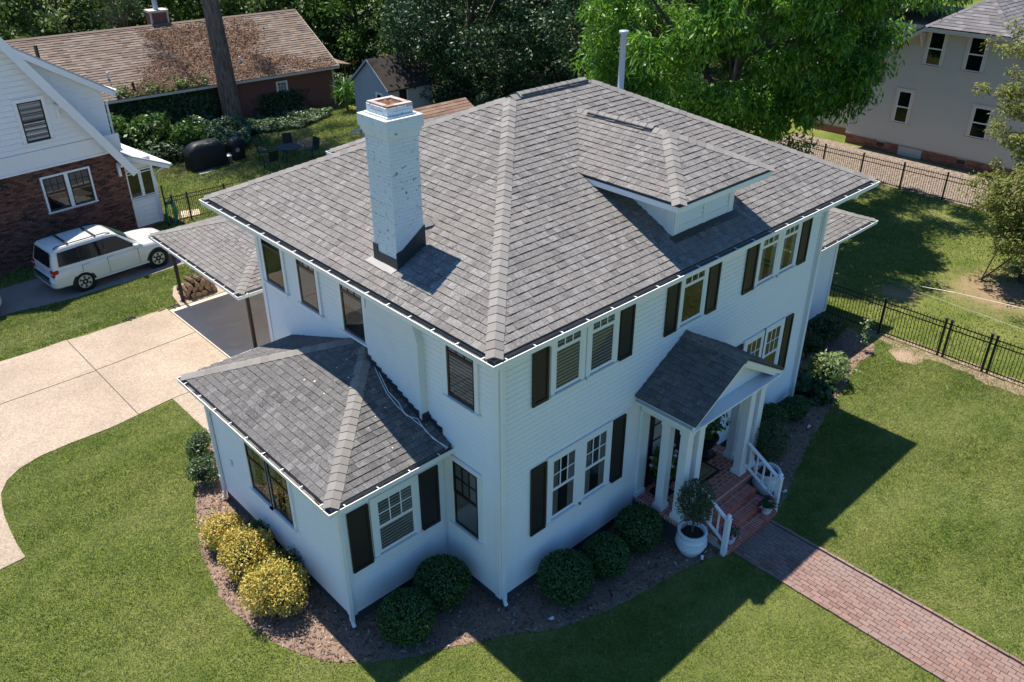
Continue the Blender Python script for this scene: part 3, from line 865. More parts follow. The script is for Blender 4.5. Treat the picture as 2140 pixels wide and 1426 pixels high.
tr.box(dx - dh + .03, dx + dh - .03, dy + .03, 1.2, dz - .075, dz - .055)
tr.build('eave_trim', M['trim'], dr)
tl = MB()
for x in np.arange(dx - 1.2, dx + 1.3, .6): tl.box(x - .025, x + .025, dy + .03, .0, dz - .15, dz - .08)
for y in np.arange(-.1, 1.3, .55): tl.box(dx - dh + .03, dx - .95, y, y + .05, dz - .15, dz - .081)
tl.build('rafter_tails', M['trim'], dr)
DW0, DW1 = 4.60, 6.60
dw = MB()
dw.solid([(DW0, .0, 6.7), (DW0, 1.7, 6.9), (DW0, 1.7, dz - .06), (DW0, .0, dz - .06)], (DW1 - DW0, 0, 0))
body = dw.build('dormer_wall', M['siding'], house)
FDL = (Vector((DW0, 0, 0)), Y, -X)
cs = MB(); lap_siding(cs, FDL, [(0, 6.83), (1.62, 7.6), (1.62, 7.68), (0, 7.68)], expo=.13); cs.build('cheek_siding', M['siding'], body, kind='stuff')
FDF = (Vector((0, 0, 0)), X, -Y)
dt = MB()
zb_ = zm(-.83 + .83) if False else HE + OV * T_
for u0, u1 in ((DW0 - .012, DW0 + .16), (DW1 - .16, DW1 + .012), (5.56, 5.66)): dt.fb(FDF, u0, u1, zb_ - .02, 7.69, .002, .05)
dt.fb(FDF, DW0 + .16, DW1 - .16, zb_ - .02, zb_ + .16, .003, .04); dt.box(DW0 - .03, DW0 - .001, -.05, .14, zb_ - .02, 7.69)
dt.build('dormer_trim', M['trim'], body)
bk = MB(); bk.fb(FDF, DW0 + .1, DW1 - .1, zb_ + .1, 7.69, .001, .004); bk.build('louver_backing', M['black'], body)
for u0, u1 in ((DW0 + .165, 5.555), (5.665, DW1 - .165)):
    for z in np.arange(zb_ + .17, 7.62, .098):
        s_ = MB()
        s_.add([(u0, -.045, z), (u1, -.045, z), (u1, -.006, z + .088), (u0, -.006, z + .088), (u0, -.033, z), (u1, -.033, z), (u1, -.004, z + .08), (u0, -.004, z + .08)], [(0, 1, 2, 3), (4, 0, 3, 7), (1, 5, 6, 2), (0, 4, 5, 1), (3, 2, 6, 7)])
        s_.build('louver_slat', M['siding'], body)
df = MB(); df.solid([(DW0 - .16, -.17, zm(0) - .075 + .0, ), (DW1 + .16, -.17, zm(0) - .075), (DW1 + .16, -.003, zm(0) + .014), (DW0 - .16, -.003, zm(0) + .014)], (0, 0, .008)) if False else df.solid([(DW0 - .1, -.2, HE + (OV - .2) * T_ + .02), (DW1 + .1, -.2, HE + (OV - .2) * T_ + .02), (DW1 + .1, -.052, HE + (OV - .052) * T_ + .022), (DW0 - .1, -.052, HE + (OV - .052) * T_ + .022)], (0, 0, .006)) if False else None
df = MB(); df.solid([(DW0 - .1, -.2, HE + (OV - .2) * T_ + .02), (DW1 + .1, -.2, HE + (OV - .2) * T_ + .02), (DW1 + .1, -.052, HE + (OV - .052) * T_ + .022), (DW0 - .1, -.052, HE + (OV - .052) * T_ + .022)], (0, 0, .006))
df.build('flashing', M['flash'], body)

# ------------------------------------------------------------------ sunroom wing
SX, SY0, SY1, SH, SO = -2.85, 1.26, 7.43, 3.334, .395
ts = (4.39 - SH) / 2.85
gi2 = .105
sxa, sya, syb = SX + gi2, SY0 + gi2, SY1 - gi2
sz = SH + gi2 * ts
k0, k1 = (sxa, sya, sz), (0, sya, sz); k3, k2 = (sxa, syb, sz), (0, syb, sz)
hp = 2.85 - gi2
zt = sz + hp * ts
Pn, Pf = (0, sya + hp, zt), (0, syb - hp, zt)
rd = MB(); st = MB()
roof_plane([k0, k1, Pn], rd, single=True, stuff=st)
roof_plane([k3, k0, Pn, Pf], rd, single=True, stuff=st)
roof_plane([k2, k3, Pf], rd, stuff=st)
sr = rd.build('sunroom_roof', M['deck'], house); ROOFS.append((sr, st))
sF, sL, sB = Vector((0, -ts, 1)), Vector((-ts, 0, 1)), Vector((0, ts, 1))
ridge_caps(k0, Pn, sF, sL, sr, half=.155); ridge_caps(k3, Pf, sB, sL, sr, half=.155)
gutter(house, [(0, SY1, SH), (SX, SY1, SH), (SX, SY0, SH), (0, SY0, SH)], depth=.105, inside=1, step=.62)
wx, wy0, wy1 = SX + SO, SY0 + SO, SY1 - SO
w = MB(); w.box(wx + .012, -.001, wy0 + .012, wy1, .27, SH - .1)
FS = (Vector((0, wy0, 0)), X, -Y); FSL = (Vector((wx, 0, 0)), Y, -X)
lap_siding(w, FS, [(wx, .27), (0, .27), (0, SH - .1), (wx, SH - .1)]); lap_siding(w, FSL, [(wy0, .27), (wy1, .27), (wy1, SH - .1), (wy0, SH - .1)])
w.build('sunroom_siding', M['siding'], house, kind='stuff')
w = MB(); w.box(wx + .03, 0, wy0 + .03, wy1 - .03, 0, .272); w.build('foundation', M['found_dark'], house)
w = MB(); w.box(SX + .08, -.002, SY0 + .08, SY1 - .08, SH - .118, SH - .098); w.build('soffit', M['trim'], house)
w = MB(); w.box(sxa + .003, -.001, sya + .003, sya + .02, SH - .11, sz - .052); w.box(sxa + .004, sxa + .02, sya + .021, syb - .004, SH - .11, sz - .052); w.box(sxa + .003, -.001, syb - .02, syb - .003, SH - .11, sz - .052); w.build('fascia', M['trim'], house)
for (a, b, c_, d_) in ((wx - .02, wx + .12, wy0 - .023, wy0 - .0135), (wx - .023, wx - .0135, wy0 - .019, wy0 + .12), (wx - .023, wx - .0135, wy1 - .12, wy1)):
    w = MB(); w.box(a, b, c_, d_, .26, SH - .12); w.build('corner_board', M['trim'], house)
w = MB(); w.fb(FS, wx + .12, -.02, SH - .27, SH - .119, .0135, .028); w.build('frieze_board', M['trim'], house)
window(house, FS, -1.69, -.80, 1.45, 2.74, rail=.5, grid=(3, 2), blind=(.02, .98, 'slats'), cas=.12)
shutter(house, FS, -2.31, -1.85, 1.34, 2.80); shutter(house, FS, -.645, -.185, 1.38, 2.82)
window(house, FSL, 3.50, 4.33, 1.38, 2.95, fm='black_frame', cm='trim', rail=.55, grid=(1, 1), cas=.09, blind=(.02, .98, 'sides'))
window(house, FSL, 4.41, 5.24, 1.38, 2.95, fm='black_frame', cm='trim', rail=.55, grid=(1, 1), cas=.075, blind=(.02, .98, 'sides'))
downspout(house, wx - .03, wy0 - .055, SH - .1, .1); downspout(house, wx - .055, wy1 - .09, SH - .1, .1, w=.06, d=.085, out=(-1, 0))
cd_ = MB(); cd_.tube([(-.035, wy0 - .035, SH - .15), (-.035, wy0 - .035, .3)], .012, 6); cd_.build('conduit', M['trim'], house)
# stepped flashing where the wing meets the wall, outdoor socket
sf = MB(); y = sya + .25
while y < Pn[1] - .05:
    z = sz + (y - sya) * ts
    sf = MB(); sf.box(-.019 if not 2.05 < y < 3.8 else -.179, -.0135 if not 2.05 < y < 3.8 else -.173, y, y + .17, z - .02, z + .17 + .03 * random.random()); y += .172
    sf.build('step_flashing', M['flash'], sr)
sf = MB(); sf.box(-.165, -.0, 2.02, 2.058, sz + .55 * ts, sz + .78 * ts + .14); sf.build('step_flashing', M['flash'], sr)
ob = MB(); ob.box(wx - .05, wx - .013, 6.2, 6.28, 1.4, 1.55); bevel(ob.build('outdoor_socket', M['trim'], house), .01)

# ------------------------------------------------------------------ right side porch wing and rear pieces
PX1, PY0, PH = 17.3, 1.27, 3.33
tp = .32
rd = MB(); st = MB()
a0, a1, a2 = (WX, PY0 + .1, PH + .03), (PX1 - .1, PY0 + .1, PH + .03), (PX1 - .1, 7.3, PH + .03)
pk1, pk2 = (WX + 3.3, PY0 + .1 + 2.97, PH + .03 + 2.97 * tp), (WX, PY0 + .1 + 2.97, PH + .03 + 2.97 * tp)
roof_plane([a0, a1, pk1, pk2], rd, stuff=st); roof_plane([a1, a2, pk1], rd, stuff=st)
pr = rd.build('side_porch_roof', M['deck'], house); ROOFS.append((pr, st))
ridge_caps(a1, pk1, (0, -tp, 1), (tp, 0, 1), pr)
gutter(house, [(WX + .02, PY0, PH), (PX1, PY0, PH), (PX1, 7.3, PH)], depth=.1, step=.7)
w = MB(); w.box(WX + .002, 16.2, 1.912, 6.8, .3, PH - .1); FP = (Vector((0, 1.9, 0)), X, -Y)
lap_siding(w, FP, [(WX, .3), (16.2, .3), (16.2, PH - .1), (WX, PH - .1)]); w.build('side_porch_siding', M['siding'], house, kind='stuff')
w = MB(); w.box(WX, 16.17, 1.93, 6.77, 0, .302); w.build('foundation', M['found_dark'], house)
w = MB(); w.box(WX + .05, PX1 - .1, PY0 + .1, 7.2, PH - .112, PH - .09); w.build('soffit', M['trim'], house)
w = MB(); w.box(16.07, 16.22, 1.876, 1.886, .29, PH - .12); w.build('corner_board', M['trim'], house)
rw = MB(); rw.box(4.0, 10.2, D_ + .001, 9.9, 0, 6.3); rw.build('rear_wing_wall', M['siding'], house)
rd = MB(); st = MB()
roof_plane([(10.6, 10.4, 6.47), (3.4, 10.4, 6.47), (4.95, 8.85, 7.196), (9.05, 8.85, 7.196)], rd, stuff=st)
roof_plane([(3.4, 10.4, 6.47), (3.4, 8.85, 6.47), (4.95, 8.85, 7.196)], rd, stuff=st)
roof_plane([(3.4, 8.0, 6.9), (10.6, 8.0, 6.9), (9.05, 8.85, 7.196), (4.95, 8.85, 7.196)], rd, stuff=st)
rr = rd.build('rear_wing_roof', M['deck'], house); ROOFS.append((rr, st))
ridge_caps((3.4, 10.4, 6.47), (4.95, 8.85, 7.196), nB, nL, rr); ridge_caps((4.95, 8.85, 7.196), (9.05, 8.85, 7.196), nF, nB, rr)
gutter(house, [(10.7, 10.5, 6.45), (3.3, 10.5, 6.45), (3.3, 9.35, 6.45)], depth=.1, brackets=False)
# flue pipe behind the ridge
fx, fy = 10.0, 6.0
fz = HE + T_ * min(fy + OV, D_ + OV - fy, fx + OV, WX + OV - fx)
fp = MB(); fp.lathe([(.0, 2.02), (.13, 2.02), (.13, 1.95), (.085, 1.93), (.085, .22), (.15, .16), (.16, .0), (.16, -.3)], 20, (0, 0, 0)); fp.build('flue_pipe', M['flue_metal'], house, True, loc=(fx, fy, fz))

# ------------------------------------------------------------------ portico
px0, px1, pym, pz0, pz1, pxc = 3.86, 7.10, -1.56, 3.42, 4.36, 5.48
rd = MB(); st = MB()
roof_plane([(px0, -.012, pz0), (px0, pym, pz0), (pxc, pym, pz1), (pxc, -.012, pz1)], rd, stuff=st, lift=1.1)
roof_plane([(px1, pym, pz0), (px1, -.012, pz0), (pxc, -.012, pz1), (pxc, pym, pz1)], rd, stuff=st)
po = rd.build('portico_roof', M['deck'], house); ROOFS.append((po, st))
tq = (pz1 - pz0) / (pxc - px0)
ridge_caps((pxc, -.03, pz1), (pxc, pym, pz1), (tq, 0, 1), (-tq, 0, 1), po, step=.25, half=.17, mat='shingle')
pd = MB()
for sgn in (-1, 1):
    xe = px0 if sgn < 0 else px1
    pd.solid([(xe, pym + .03, pz0 - .055), (pxc, pym + .03, pz1 - .055), (pxc, pym + .03, pz1 - .19), (xe - .0 * sgn, pym + .03, pz0 - .15)], (0, .03, 0))
    pd.solid([(xe - sgn * .06, pym + .07, pz0 - .12), (pxc, pym + .07, pz1 - .12), (pxc, pym + .07, pz1 - .24), (xe - sgn * .2, pym + .07, pz0 - .13)], (0, .05, 0))
pd.box(px0 + .01, px1 - .01, pym + .01, -.03, pz0 - .175, pz0 - .135)
pd.solid([(px0 + .25, -1.22, pz0 - .13), (px1 - .25, -1.22, pz0 - .13), (pxc, -1.22, pz1 - .1)], (0, .08, 0))
pd.box(px0 + .10, px0 + .14, pym + .1, -.03, pz0 - .13, pz0 - .05); pd.box(px1 - .14, px1 - .10, pym + .1, -.03, pz0 - .13, pz0 - .05)
pd.build('pediment', M['trim'], po)
en = MB()
en.box(4.10, 7.06, -1.30, -1.08, 2.95, pz0 - .176); en.box(4.10, 4.34, -1.079, -.03, 2.951, pz0 - .176); en.box(6.82, 7.06, -1.079, -.03, 2.951, pz0 - .176)
en.box(4.34, 6.82, -1.079, -.03, 3.05, 3.08)
en.build('entablature', M['trim'], po)
FLR = .61
def column(x, y, s=.1):
    m = MB()
    m.box(x - s, x + s, y - s, y + s, FLR + .001, 2.949)
    m.box(x - s - .035, x + s + .035, y - s - .035, y + s + .035, FLR, FLR + .11); m.box(x - s - .018, x + s + .018, y - s - .018, y + s + .018, FLR + .112, FLR + .15)
    m.box(x - s - .02, x + s + .02, y - s - .02, y + s + .02, 2.86, 2.948)
    return bevel(m.build('column', M['trim'], house), .008, 2)
for x, y in ((4.22, -1.18), (4.22, -.70), (4.62, -1.18), (6.94, -1.18), (6.94, -.70), (6.55, -1.18)): column(x, y)
for x in (4.22, 6.94):
    m = MB(); m.box(x - .13, x + .13, -.10, -.014, FLR, 2.949); m.box(x - .16, x + .16, -.13, -.013, FLR, FLR + .12); m.build('pilaster', M['trim'], house)
dr_ = MB(); dr_.fb(FR, 4.5, 6.6, FLR, 2.95, .0135, .05); dfm = dr_.build('door_frame', M['black'], house)
dd = MB(); dd.fb(FR, 5.05, 6.02, FLR + .02, 2.75, .05, .075)
for i in range(2):
    for j in range(3): dd.fb(FR, 5.15 + i * .42, 5.5 + i * .42, .85 + j * .64, 1.35 + j * .64, .075, .088)
door = dd.build('door', M['black'], dfm)
for a in (4.62, 6.12):
    for j in range(4):
        q = MB(); q.fb(FR, a, a + .33, 1.05 + j * .43, 1.42 + j * .43, .05, .056); q.build('sidelight_pane', M['glass'] if False else M['curtain'], dfm)
for x in (4.97,):
    kb = MB(); kb.lathe([(0, 0), (.03, 0), (.035, .03), (0, .06)], 10); put('door_knob', kb.mesh('door_knob', M['chrome'], True), dfm, loc=(5.12, -.075, 1.62), rot=(R(90), 0, 0))

# ------------------------------------------------------------------ pick the nearest whole shingles as pieces
roof_of = {id(s_): r_ for r_, s_ in ROOFS}
def score(tb):
    p, mw, w_, h0, s_ = tb
    n_ = mw.col[2].to_3d(); v_ = (CAM - p)
    return w_ * max(.05, n_.dot(v_.normalized())) / v_.length_squared
TABS.sort(key=score, reverse=True)
for i, (p, mw, w_, h0, s_) in enumerate(TABS):
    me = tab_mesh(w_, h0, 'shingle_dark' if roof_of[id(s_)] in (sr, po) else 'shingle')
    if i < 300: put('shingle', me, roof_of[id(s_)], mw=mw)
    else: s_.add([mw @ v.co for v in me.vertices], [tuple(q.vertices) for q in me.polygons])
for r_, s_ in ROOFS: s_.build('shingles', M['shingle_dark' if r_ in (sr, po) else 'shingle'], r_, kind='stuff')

# ------------------------------------------------------------------ brick stoop with steps and railings
stoop = thing('brick_stoop', 'red brick stoop with three steps and white railings under the front portico', 'stoop', (5.6, -1.2, 0))
SL = Vector((5.6, -1.2, 0))
def sb(m, x0, x1, y0, y1, z0, z1): m.box(x0 - SL.x, x1 - SL.x, y0 - SL.y, y1 - SL.y, z0, z1)
m = MB(); sb(m, 4.10, 7.10, -1.42, -.02, 0, FLR - .12); m.build('base', M['found_dark'], stoop)
m = MB(); sb(m, 4.08, 7.12, -1.44, -.018, FLR - .12, FLR - .002); m.build('platform', M['mortar_red'], stoop)
SX0, SX1 = 4.62, 6.52
treads = [(-1.44, -1.74, .46), (-1.74, -2.02, .31), (-2.02, -2.32, .16)]
m = MB()
for (ya_, yb_, z) in treads: sb(m, SX0 + .01, SX1 - .01, yb_ + .01, ya_ + .02, 0, z - .002)
m.build('steps', M['mortar_red'], stoop)
bme = {}
def pb(l, w_, h_, x, y, z, rz=0, tilt=None):
    key = (round(l, 3), round(w_, 3), round(h_, 3))
    if key not in bme: bme[key] = brick_mesh('brick', l, w_, h_, M['brick'], .003)
    mw = Matrix.Translation(Vector((x, y, z + random.uniform(-.0012, .0012))) - SL) @ Matrix.Rotation(rz + random.uniform(-.012, .012), 4, 'Z')
    if tilt: mw = mw @ tilt
    return (mw, bme[key])
bl_ = []
zt_ = FLR - .02
n_ = 43; wd = (7.12 - 4.08) / n_
for i in range(n_): bl_.append(pb(.20, wd - .013, .022, 4.08 + wd * (i + .5), -1.335, zt_, R(90)))
n2 = 17; wd2 = 1.2 / n2
for i in range(n2):
    for x in (4.185, 7.015): bl_.append(pb(.20, wd2 - .013, .022, x, -1.23 + wd2 * (i + .5), zt_))
x = 4.30; r_ = 0
yy = -1.18
while yy < -.08:
    x = 4.295 - (.1 if r_ % 2 else 0)
    while x < 6.9:
        a, b = max(x, 4.295), min(x + .2, 6.905)
        if b - a > .05: bl_.append(pb(b - a - .012, .089, .021, (a + b) / 2, yy, zt_))
        x += .206
    yy += .1; r_ += 1
# upright faces: header bricks under the nosing of the platform and of each step
FX = Matrix.Rotation(R(90), 4, 'X')
for i in range(n_):
    bl_.append(pb(wd - .008, .10, .02, 4.08 + wd * (i + .5), -1.424, FLR - .075, 0, FX))
for i in range(19):
    bl_.append(pb(.066, .10, .02, 4.10, -1.40 + .073 * (i + .5), FLR - .075, R(-90), FX))
for (ya_, yb_, z) in treads:
    n3 = 25; w3 = (SX1 - SX0) / n3
    for i in range(n3): bl_.append(pb(.19, w3 - .013, .022, SX0 + w3 * (i + .5), yb_ + .10, z - .02, R(90)))
    for i in range(9): bl_.append(pb((SX1 - SX0) / 9 - .013, .088, .022, SX0 + (SX1 - SX0) / 9 * (i + .5), yb_ + .25, z - .02))
    for i in range(9): bl_.append(pb((SX1 - SX0) / 9 - .007, .12, .02, SX0 + (SX1 - SX0) / 9 * (i + .5), yb_ + .012, z - .085, 0, FX))
bl_.sort(key=lambda t: (t[0].translation + SL - CAM).length)
rest = MB()
for i, (mw, me) in enumerate(bl_):
    if i < 299: put('brick', me, stoop, mw=mw)
    else: rest.add([mw @ v.co for v in me.vertices], [tuple(p.vertices) for p in me.polygons])
rest.build('bricks', M['brick'], stoop, kind='stuff')
for side, xr in (('a', 4.57), ('b', 6.60)):
    P0, P1 = Vector((xr, -1.30, 1.50)) - SL, Vector((xr, -2.18, .98)) - SL
    rl = MB()
    for dz_, hw in ((0, .04), (-.62, .03)):
        a, b = P0 + Vector((0, 0, dz_)), P1 + Vector((0, 0, dz_))
        d = (b - a).normalized(); u_ = d.cross(Vector((1, 0, 0))).normalized() * .022
        rl.solid([a - Vector((hw, 0, 0)) - u_, b - Vector((hw, 0, 0)) - u_, b - Vector((hw, 0, 0)) + u_, a - Vector((hw, 0, 0)) + u_], (hw * 2, 0, 0))
    ro = bevel(rl.build('railing', M['trim'], stoop), .006)
    for k_ in range(4):
        t = (k_ + .6) / 4.6; p = P0.lerp(P1, t)
        b = MB(); b.box(p.x - .018, p.x + .018, p.y - .018, p.y + .018, p.z - .6, p.z - .02); b.build('baluster', M['trim'], ro)
    nw = MB(); xl, yl = xr - SL.x, -2.22 - SL.y
    zb0 = 0.0
    nw.box(xl - .055, xl + .055, yl - .055, yl + .055, zb0, 1.0); nw.box(xl - .065, xl + .065, yl - .065, yl + .065, 1.0, 1.03)
    bevel(nw.build('newel_post', M['trim'], ro), .008)
    fn = MB(); fn.lathe([(.035, 1.03), (.025, 1.045), (.05, 1.075), (.058, 1.10), (.045, 1.125), (.02, 1.14), (.012, 1.165), (0, 1.17)], 16, (xl, yl, 0)); fn.build('finial', M['trim'], ro, True)

dm = MB(); dm.box(-.56, .56, -.36, .36, 0, .02); dm2 = MB()
mt = thing('doormat', 'tan doormat with black border on the brick stoop floor', 'doormat', (5.72, -.52, FLR + .004))
dm.build('border', M['mesh_black'], mt)
dm2.box(-.49, .49, -.29, .29, .0205, .026); dm2.build('centre', M['mat_tan'], mt)
dm3 = MB()
for a, b, c_, d_ in ((-.42, .42, -.23, -.215), (-.42, .42, .215, .23), (-.42, -.405, -.215, .215), (.405, .42, -.215, .215)): dm3.box(a, b, c_, d_, .0262, .0275)
dm3.build('woven_line', M['mesh_black'], mt)

# ------------------------------------------------------------------ leaves
def unit(v): return v / np.maximum(np.linalg.norm(v, axis=-1, keepdims=True), 1e-9)
def leaves(P, Nn, L, Wd, axis=None, jitter=.9, Lvar=.35, cup=0.0):
    """diamond leaves at P with rough normals Nn"""
    n = len(P)
    nr = unit(Nn + rng.normal(size=(n, 3)) * jitter)
    ax = rng.normal(size=(n, 3)) if axis is None else axis + rng.normal(size=(n, 3)) * .45
    a = unit(ax - nr * np.sum(ax * nr, -1, keepdims=True)); b = np.cross(nr, a)
    l = (L * (1 + (rng.random((n, 1)) - .5) * 2 * Lvar)); w_ = l * (Wd / L)
    return np.stack([P - a * l * .5, P - b * w_ * .5 + a * l * .05 + nr * cup * l, P + a * l * .5, P + b * w_ * .5 + a * l * .05 + nr * cup * l], 1)

def lump(dirs, seed, amp=.25, k=7):
    g_ = np.random.default_rng(seed); c = unit(g_.normal(size=(k, 3)))
    f = np.zeros(len(dirs))
    for i in range(k): f += (1 if i % 3 else -.8) * np.exp(-((1 - dirs @ c[i]) / .18))
    return 1 + amp * f

def ball_points(n, r, seed, shell=(.75, 1.0), amp=.08, flat=1.0):
    d = unit(rng.normal(size=(n, 3)))
    rad = (shell[0] + (shell[1] - shell[0]) * rng.random(n) ** .6) * lump(d, seed, amp)
    p = d * rad[:, None] * np.array([r, r, r * flat]); return p, d

M['box_leaf'] = leafmat('boxwood_leaf', [(0, (.016, .045, .013)), (.5, (.036, .09, .024)), (.85, (.1, .19, .045)), (1, (.06, .13, .035))], .2, .4)
M['yellow_leaf'] = leafmat('golden_shrub_leaf', [(0, (.14, .2, .035)), (.3, (.38, .37, .06)), (.7, (.64, .49, .1)), (1, (.68, .46, .14))], .25, .5)
M['green_leaf'] = leafmat('fresh_leaf', [(0, (.028, .07, .01)), (.6, (.06, .135, .02)), (1, (.11, .2, .035))], .35, .45)
M['dark_leaf'] = leafmat('dark_glossy_leaf', [(0, (.012, .034, .012)), (.5, (.026, .064, .02)), (.9, (.05, .1, .034)), (1, (.038, .085, .028))], .18, .45)
M['pale_leaf'] = leafmat('pale_leaf', [(0, (.1, .17, .05)), (.5, (.2, .27, .1)), (1, (.27, .33, .15))], .3, .4)
M['olive_leaf'] = leafmat('topiary_leaf', [(0, (.02, .038, .015)), (.5, (.042, .072, .028)), (1, (.06, .1, .04))], .2, .5)
M['cedar_leaf'] = leafmat('cedar_spray', [(0, (.09, .12, .025)), (.5, (.19, .22, .05)), (1, (.32, .32, .1))], .35, .7)
M['pine_leaf'] = leafmat('pine_needles', [(0, (.02, .05, .02)), (1, (.06, .11, .045))], .2, .6)
M['ivy_leaf'] = leafmat('ivy_leaf', [(0, (.02, .05, .015)), (.5, (.05, .1, .035)), (1, (.13, .19, .08))], .2, .4)
M['wood_leaf'] = leafmat('woodland_leaf', [(0, (.018, .044, .012)), (.5, (.05, .105, .024)), (1, (.13, .2, .045))], .3, .5)
M['pink'] = pieces('pink_petals', [(0, (.6, .08, .2)), (1, (.75, .2, .36))], .6, 40, .1, bump=0)
M['pinkwhite'] = pieces('pale_petals', [(0, (.7, .3, .42)), (.5, (.75, .6, .62)), (1, (.78, .75, .72))], .6, 40, .1, bump=0)
M['core'] = plain('shaded_core', (.014, .018, .009), .95, var=.3)

def ball_shrub(name, label, c, r, leafm, n=5200, L=.058, Wd=.026, group=None, flat=.92, amp=.05, cat='shrub', core=True, jitter=.8, shell=(.78, 1.02), seed=None, lobes=0):
    t = thing(name, label, cat, (c[0], c[1], 0), random.uniform(0, 6), group)
    sd_ = seed or random.randint(0, 9999)
    h = c[2]
    p, d = ball_points(n, r, sd_, shell, amp, flat)
    if lobes:            # a natural shrub: overlapping mounds and upright shoots instead of one ball
        lc = unit(rng.normal(size=(lobes, 3)) * [1, 1, .6] + [0, 0, .15]) * r * rng.uniform(.35, .58, (lobes, 1)); lr = rng.uniform(.42, .66, lobes)
        w_ = rng.integers(0, lobes, n); p = lc[w_] + d * (lr[w_] * r * (shell[0] + (shell[1] - shell[0]) * rng.random(n) ** .6))[:, None] * [1, 1, flat]
        k2 = n // 22; sh_ = rng.normal(size=(40, 2)) * r * .42; q_ = rng.integers(0, 40, k2); tt_ = rng.random(k2)
        p[:k2] = np.column_stack([sh_[q_] * (1 + .25 * tt_[:, None]), r * flat * (.35 + .62 * tt_) * (1.05 - .5 * np.hypot(*sh_[q_].T) / r)]) + rng.normal(size=(k2, 3)) * .02
    p[:, 2] += h; keep = p[:, 2] > .02; p, d = p[keep], d[keep]
    quads_obj('foliage', leaves(p, d, L, Wd, axis=d * .8 + np.array([0, 0, .5]), jitter=jitter), leafm, t)
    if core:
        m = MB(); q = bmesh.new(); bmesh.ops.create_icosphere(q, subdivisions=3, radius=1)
        me = bpy.data.meshes.new('dark_core'); q.to_mesh(me); q.free(); me.materials.append(M['core'])
        o = put('dark_core', me, t, loc=(0, 0, h)); cs_ = .5 if lobes else .74; o.scale = (r * cs_, r * cs_, r * cs_ * flat)  # added dark ball inside the leaves, blocks the view through the shrub
    m = MB()
    for k_ in range(4): m.tube([(0, 0, -.02), (random.uniform(-.2, .2) * r, random.uniform(-.2, .2) * r, h * .6), (random.uniform(-.5, .5) * r, random.uniform(-.5, .5) * r, h)], [.025, .018, .008], 5)
    m.build('stem', M['bark'], t)
    return t
BX = 'clipped boxwood balls in the front bed'
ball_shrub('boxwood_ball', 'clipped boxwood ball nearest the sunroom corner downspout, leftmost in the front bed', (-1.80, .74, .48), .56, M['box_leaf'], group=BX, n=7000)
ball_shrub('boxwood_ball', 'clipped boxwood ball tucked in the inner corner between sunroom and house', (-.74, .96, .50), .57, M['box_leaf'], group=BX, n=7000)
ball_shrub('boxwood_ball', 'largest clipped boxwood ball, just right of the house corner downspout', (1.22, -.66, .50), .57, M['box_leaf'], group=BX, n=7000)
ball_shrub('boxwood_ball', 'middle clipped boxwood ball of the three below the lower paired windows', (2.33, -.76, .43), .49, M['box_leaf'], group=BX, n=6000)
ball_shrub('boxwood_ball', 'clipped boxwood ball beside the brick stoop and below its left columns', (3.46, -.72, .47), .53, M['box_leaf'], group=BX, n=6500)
RB_ = 'green shrubs in the right bed'
ball_shrub('round_shrub', 'small round dark shrub at the foot of the far right downspout', (10.33, -.5, .35), .34, M['box_leaf'], 2600, group=RB_, amp=.1)
ball_shrub('round_shrub', 'wide dark green shrub between the topiary pot and small round shrub', (9.25, -.52, .42), .55, M['box_leaf'], 5200, group=RB_, amp=.14, lobes=6)
ball_shrub('round_shrub', 'dark shrub against the white wall just behind the right topiary', (8.35, -.35, .4), .45, M['box_leaf'], 3600, group=RB_, amp=.12)
ball_shrub('leafy_shrub', 'feathery dark shrub behind the house corner at right, nearer the wall', (13.7, .98, .42), .42, M['dark_leaf'], 1500, .14, .035, group=RB_, amp=.25, jitter=.5, lobes=6)
ball_shrub('leafy_shrub', 'feathery dark shrub nearest the black fence end post', (14.8, 1.1, .48), .52, M['dark_leaf'], 2000, .14, .035, group=RB_, amp=.25, jitter=.5, lobes=6)
ball_shrub('broadleaf_shrub', 'broad leaved dark blue green shrub in the shade by the far downspout', (11.55, -.3, .38), .62, M['dark_leaf'], 1500, .2, .12, group=RB_, amp=.2, jitter=.4, flat=.7, shell=(.6, 1.05), lobes=6)
ball_shrub('broadleaf_shrub', 'sunlit shrub with upright pale yellow green leaves in the right bed', (12.75, -.15, .42), .62, M['pale_leaf'], 1500, .17, .06, group=RB_, amp=.22, jitter=.5, flat=.8, shell=(.55, 1.05), lobes=6)
YG = 'golden shrubs along the sunroom side'
for lab, c, r in (('golden shrub furthest from the camera in the row of three beside the sunroom', (-3.25, 5.5, .45), .50), ('middle golden shrub of the three beside the sunroom window', (-3.25, 4.4, .5), .62), ('largest and brightest golden shrub, at the front end beside the sunroom corner', (-3.3, 3.05, .55), .72)):
    ball_shrub('golden_shrub', lab, c, r, M['yellow_leaf'], int(23000 * r * r), .05, .03, YG, .95, .26, core=True, jitter=.9, shell=(.6, 1.05), lobes=16)
ball_shrub('bronze_shrub', 'small green and bronze shrub beside the far sunroom corner downspout', (-2.62, 7.75, .42), .42, M['ivy_leaf'], 2400, .06, .035, None, 1.1, .2, lobes=6)
ball_shrub('bronze_shrub', 'low green shrub further back along the sunroom bed', (-2.2, 8.9, .4), .4, M['ivy_leaf'], 2000, .06, .035, None, 1.0, .2, lobes=5)
for c, r, lab in (((-2.72, 4.9, .4), .42, 'dark green shrub squeezed between golden shrubs and sunroom wall, below the paired window'), ((-2.72, 3.6, .4), .45, 'dark green shrub behind the largest golden shrub against the sunroom wall')):
    ball_shrub('wall_shrub', lab, c, r, M['box_leaf'], 2600, .055, .03, 'dark shrubs against the sunroom wall', 1.1, .2, lobes=5)
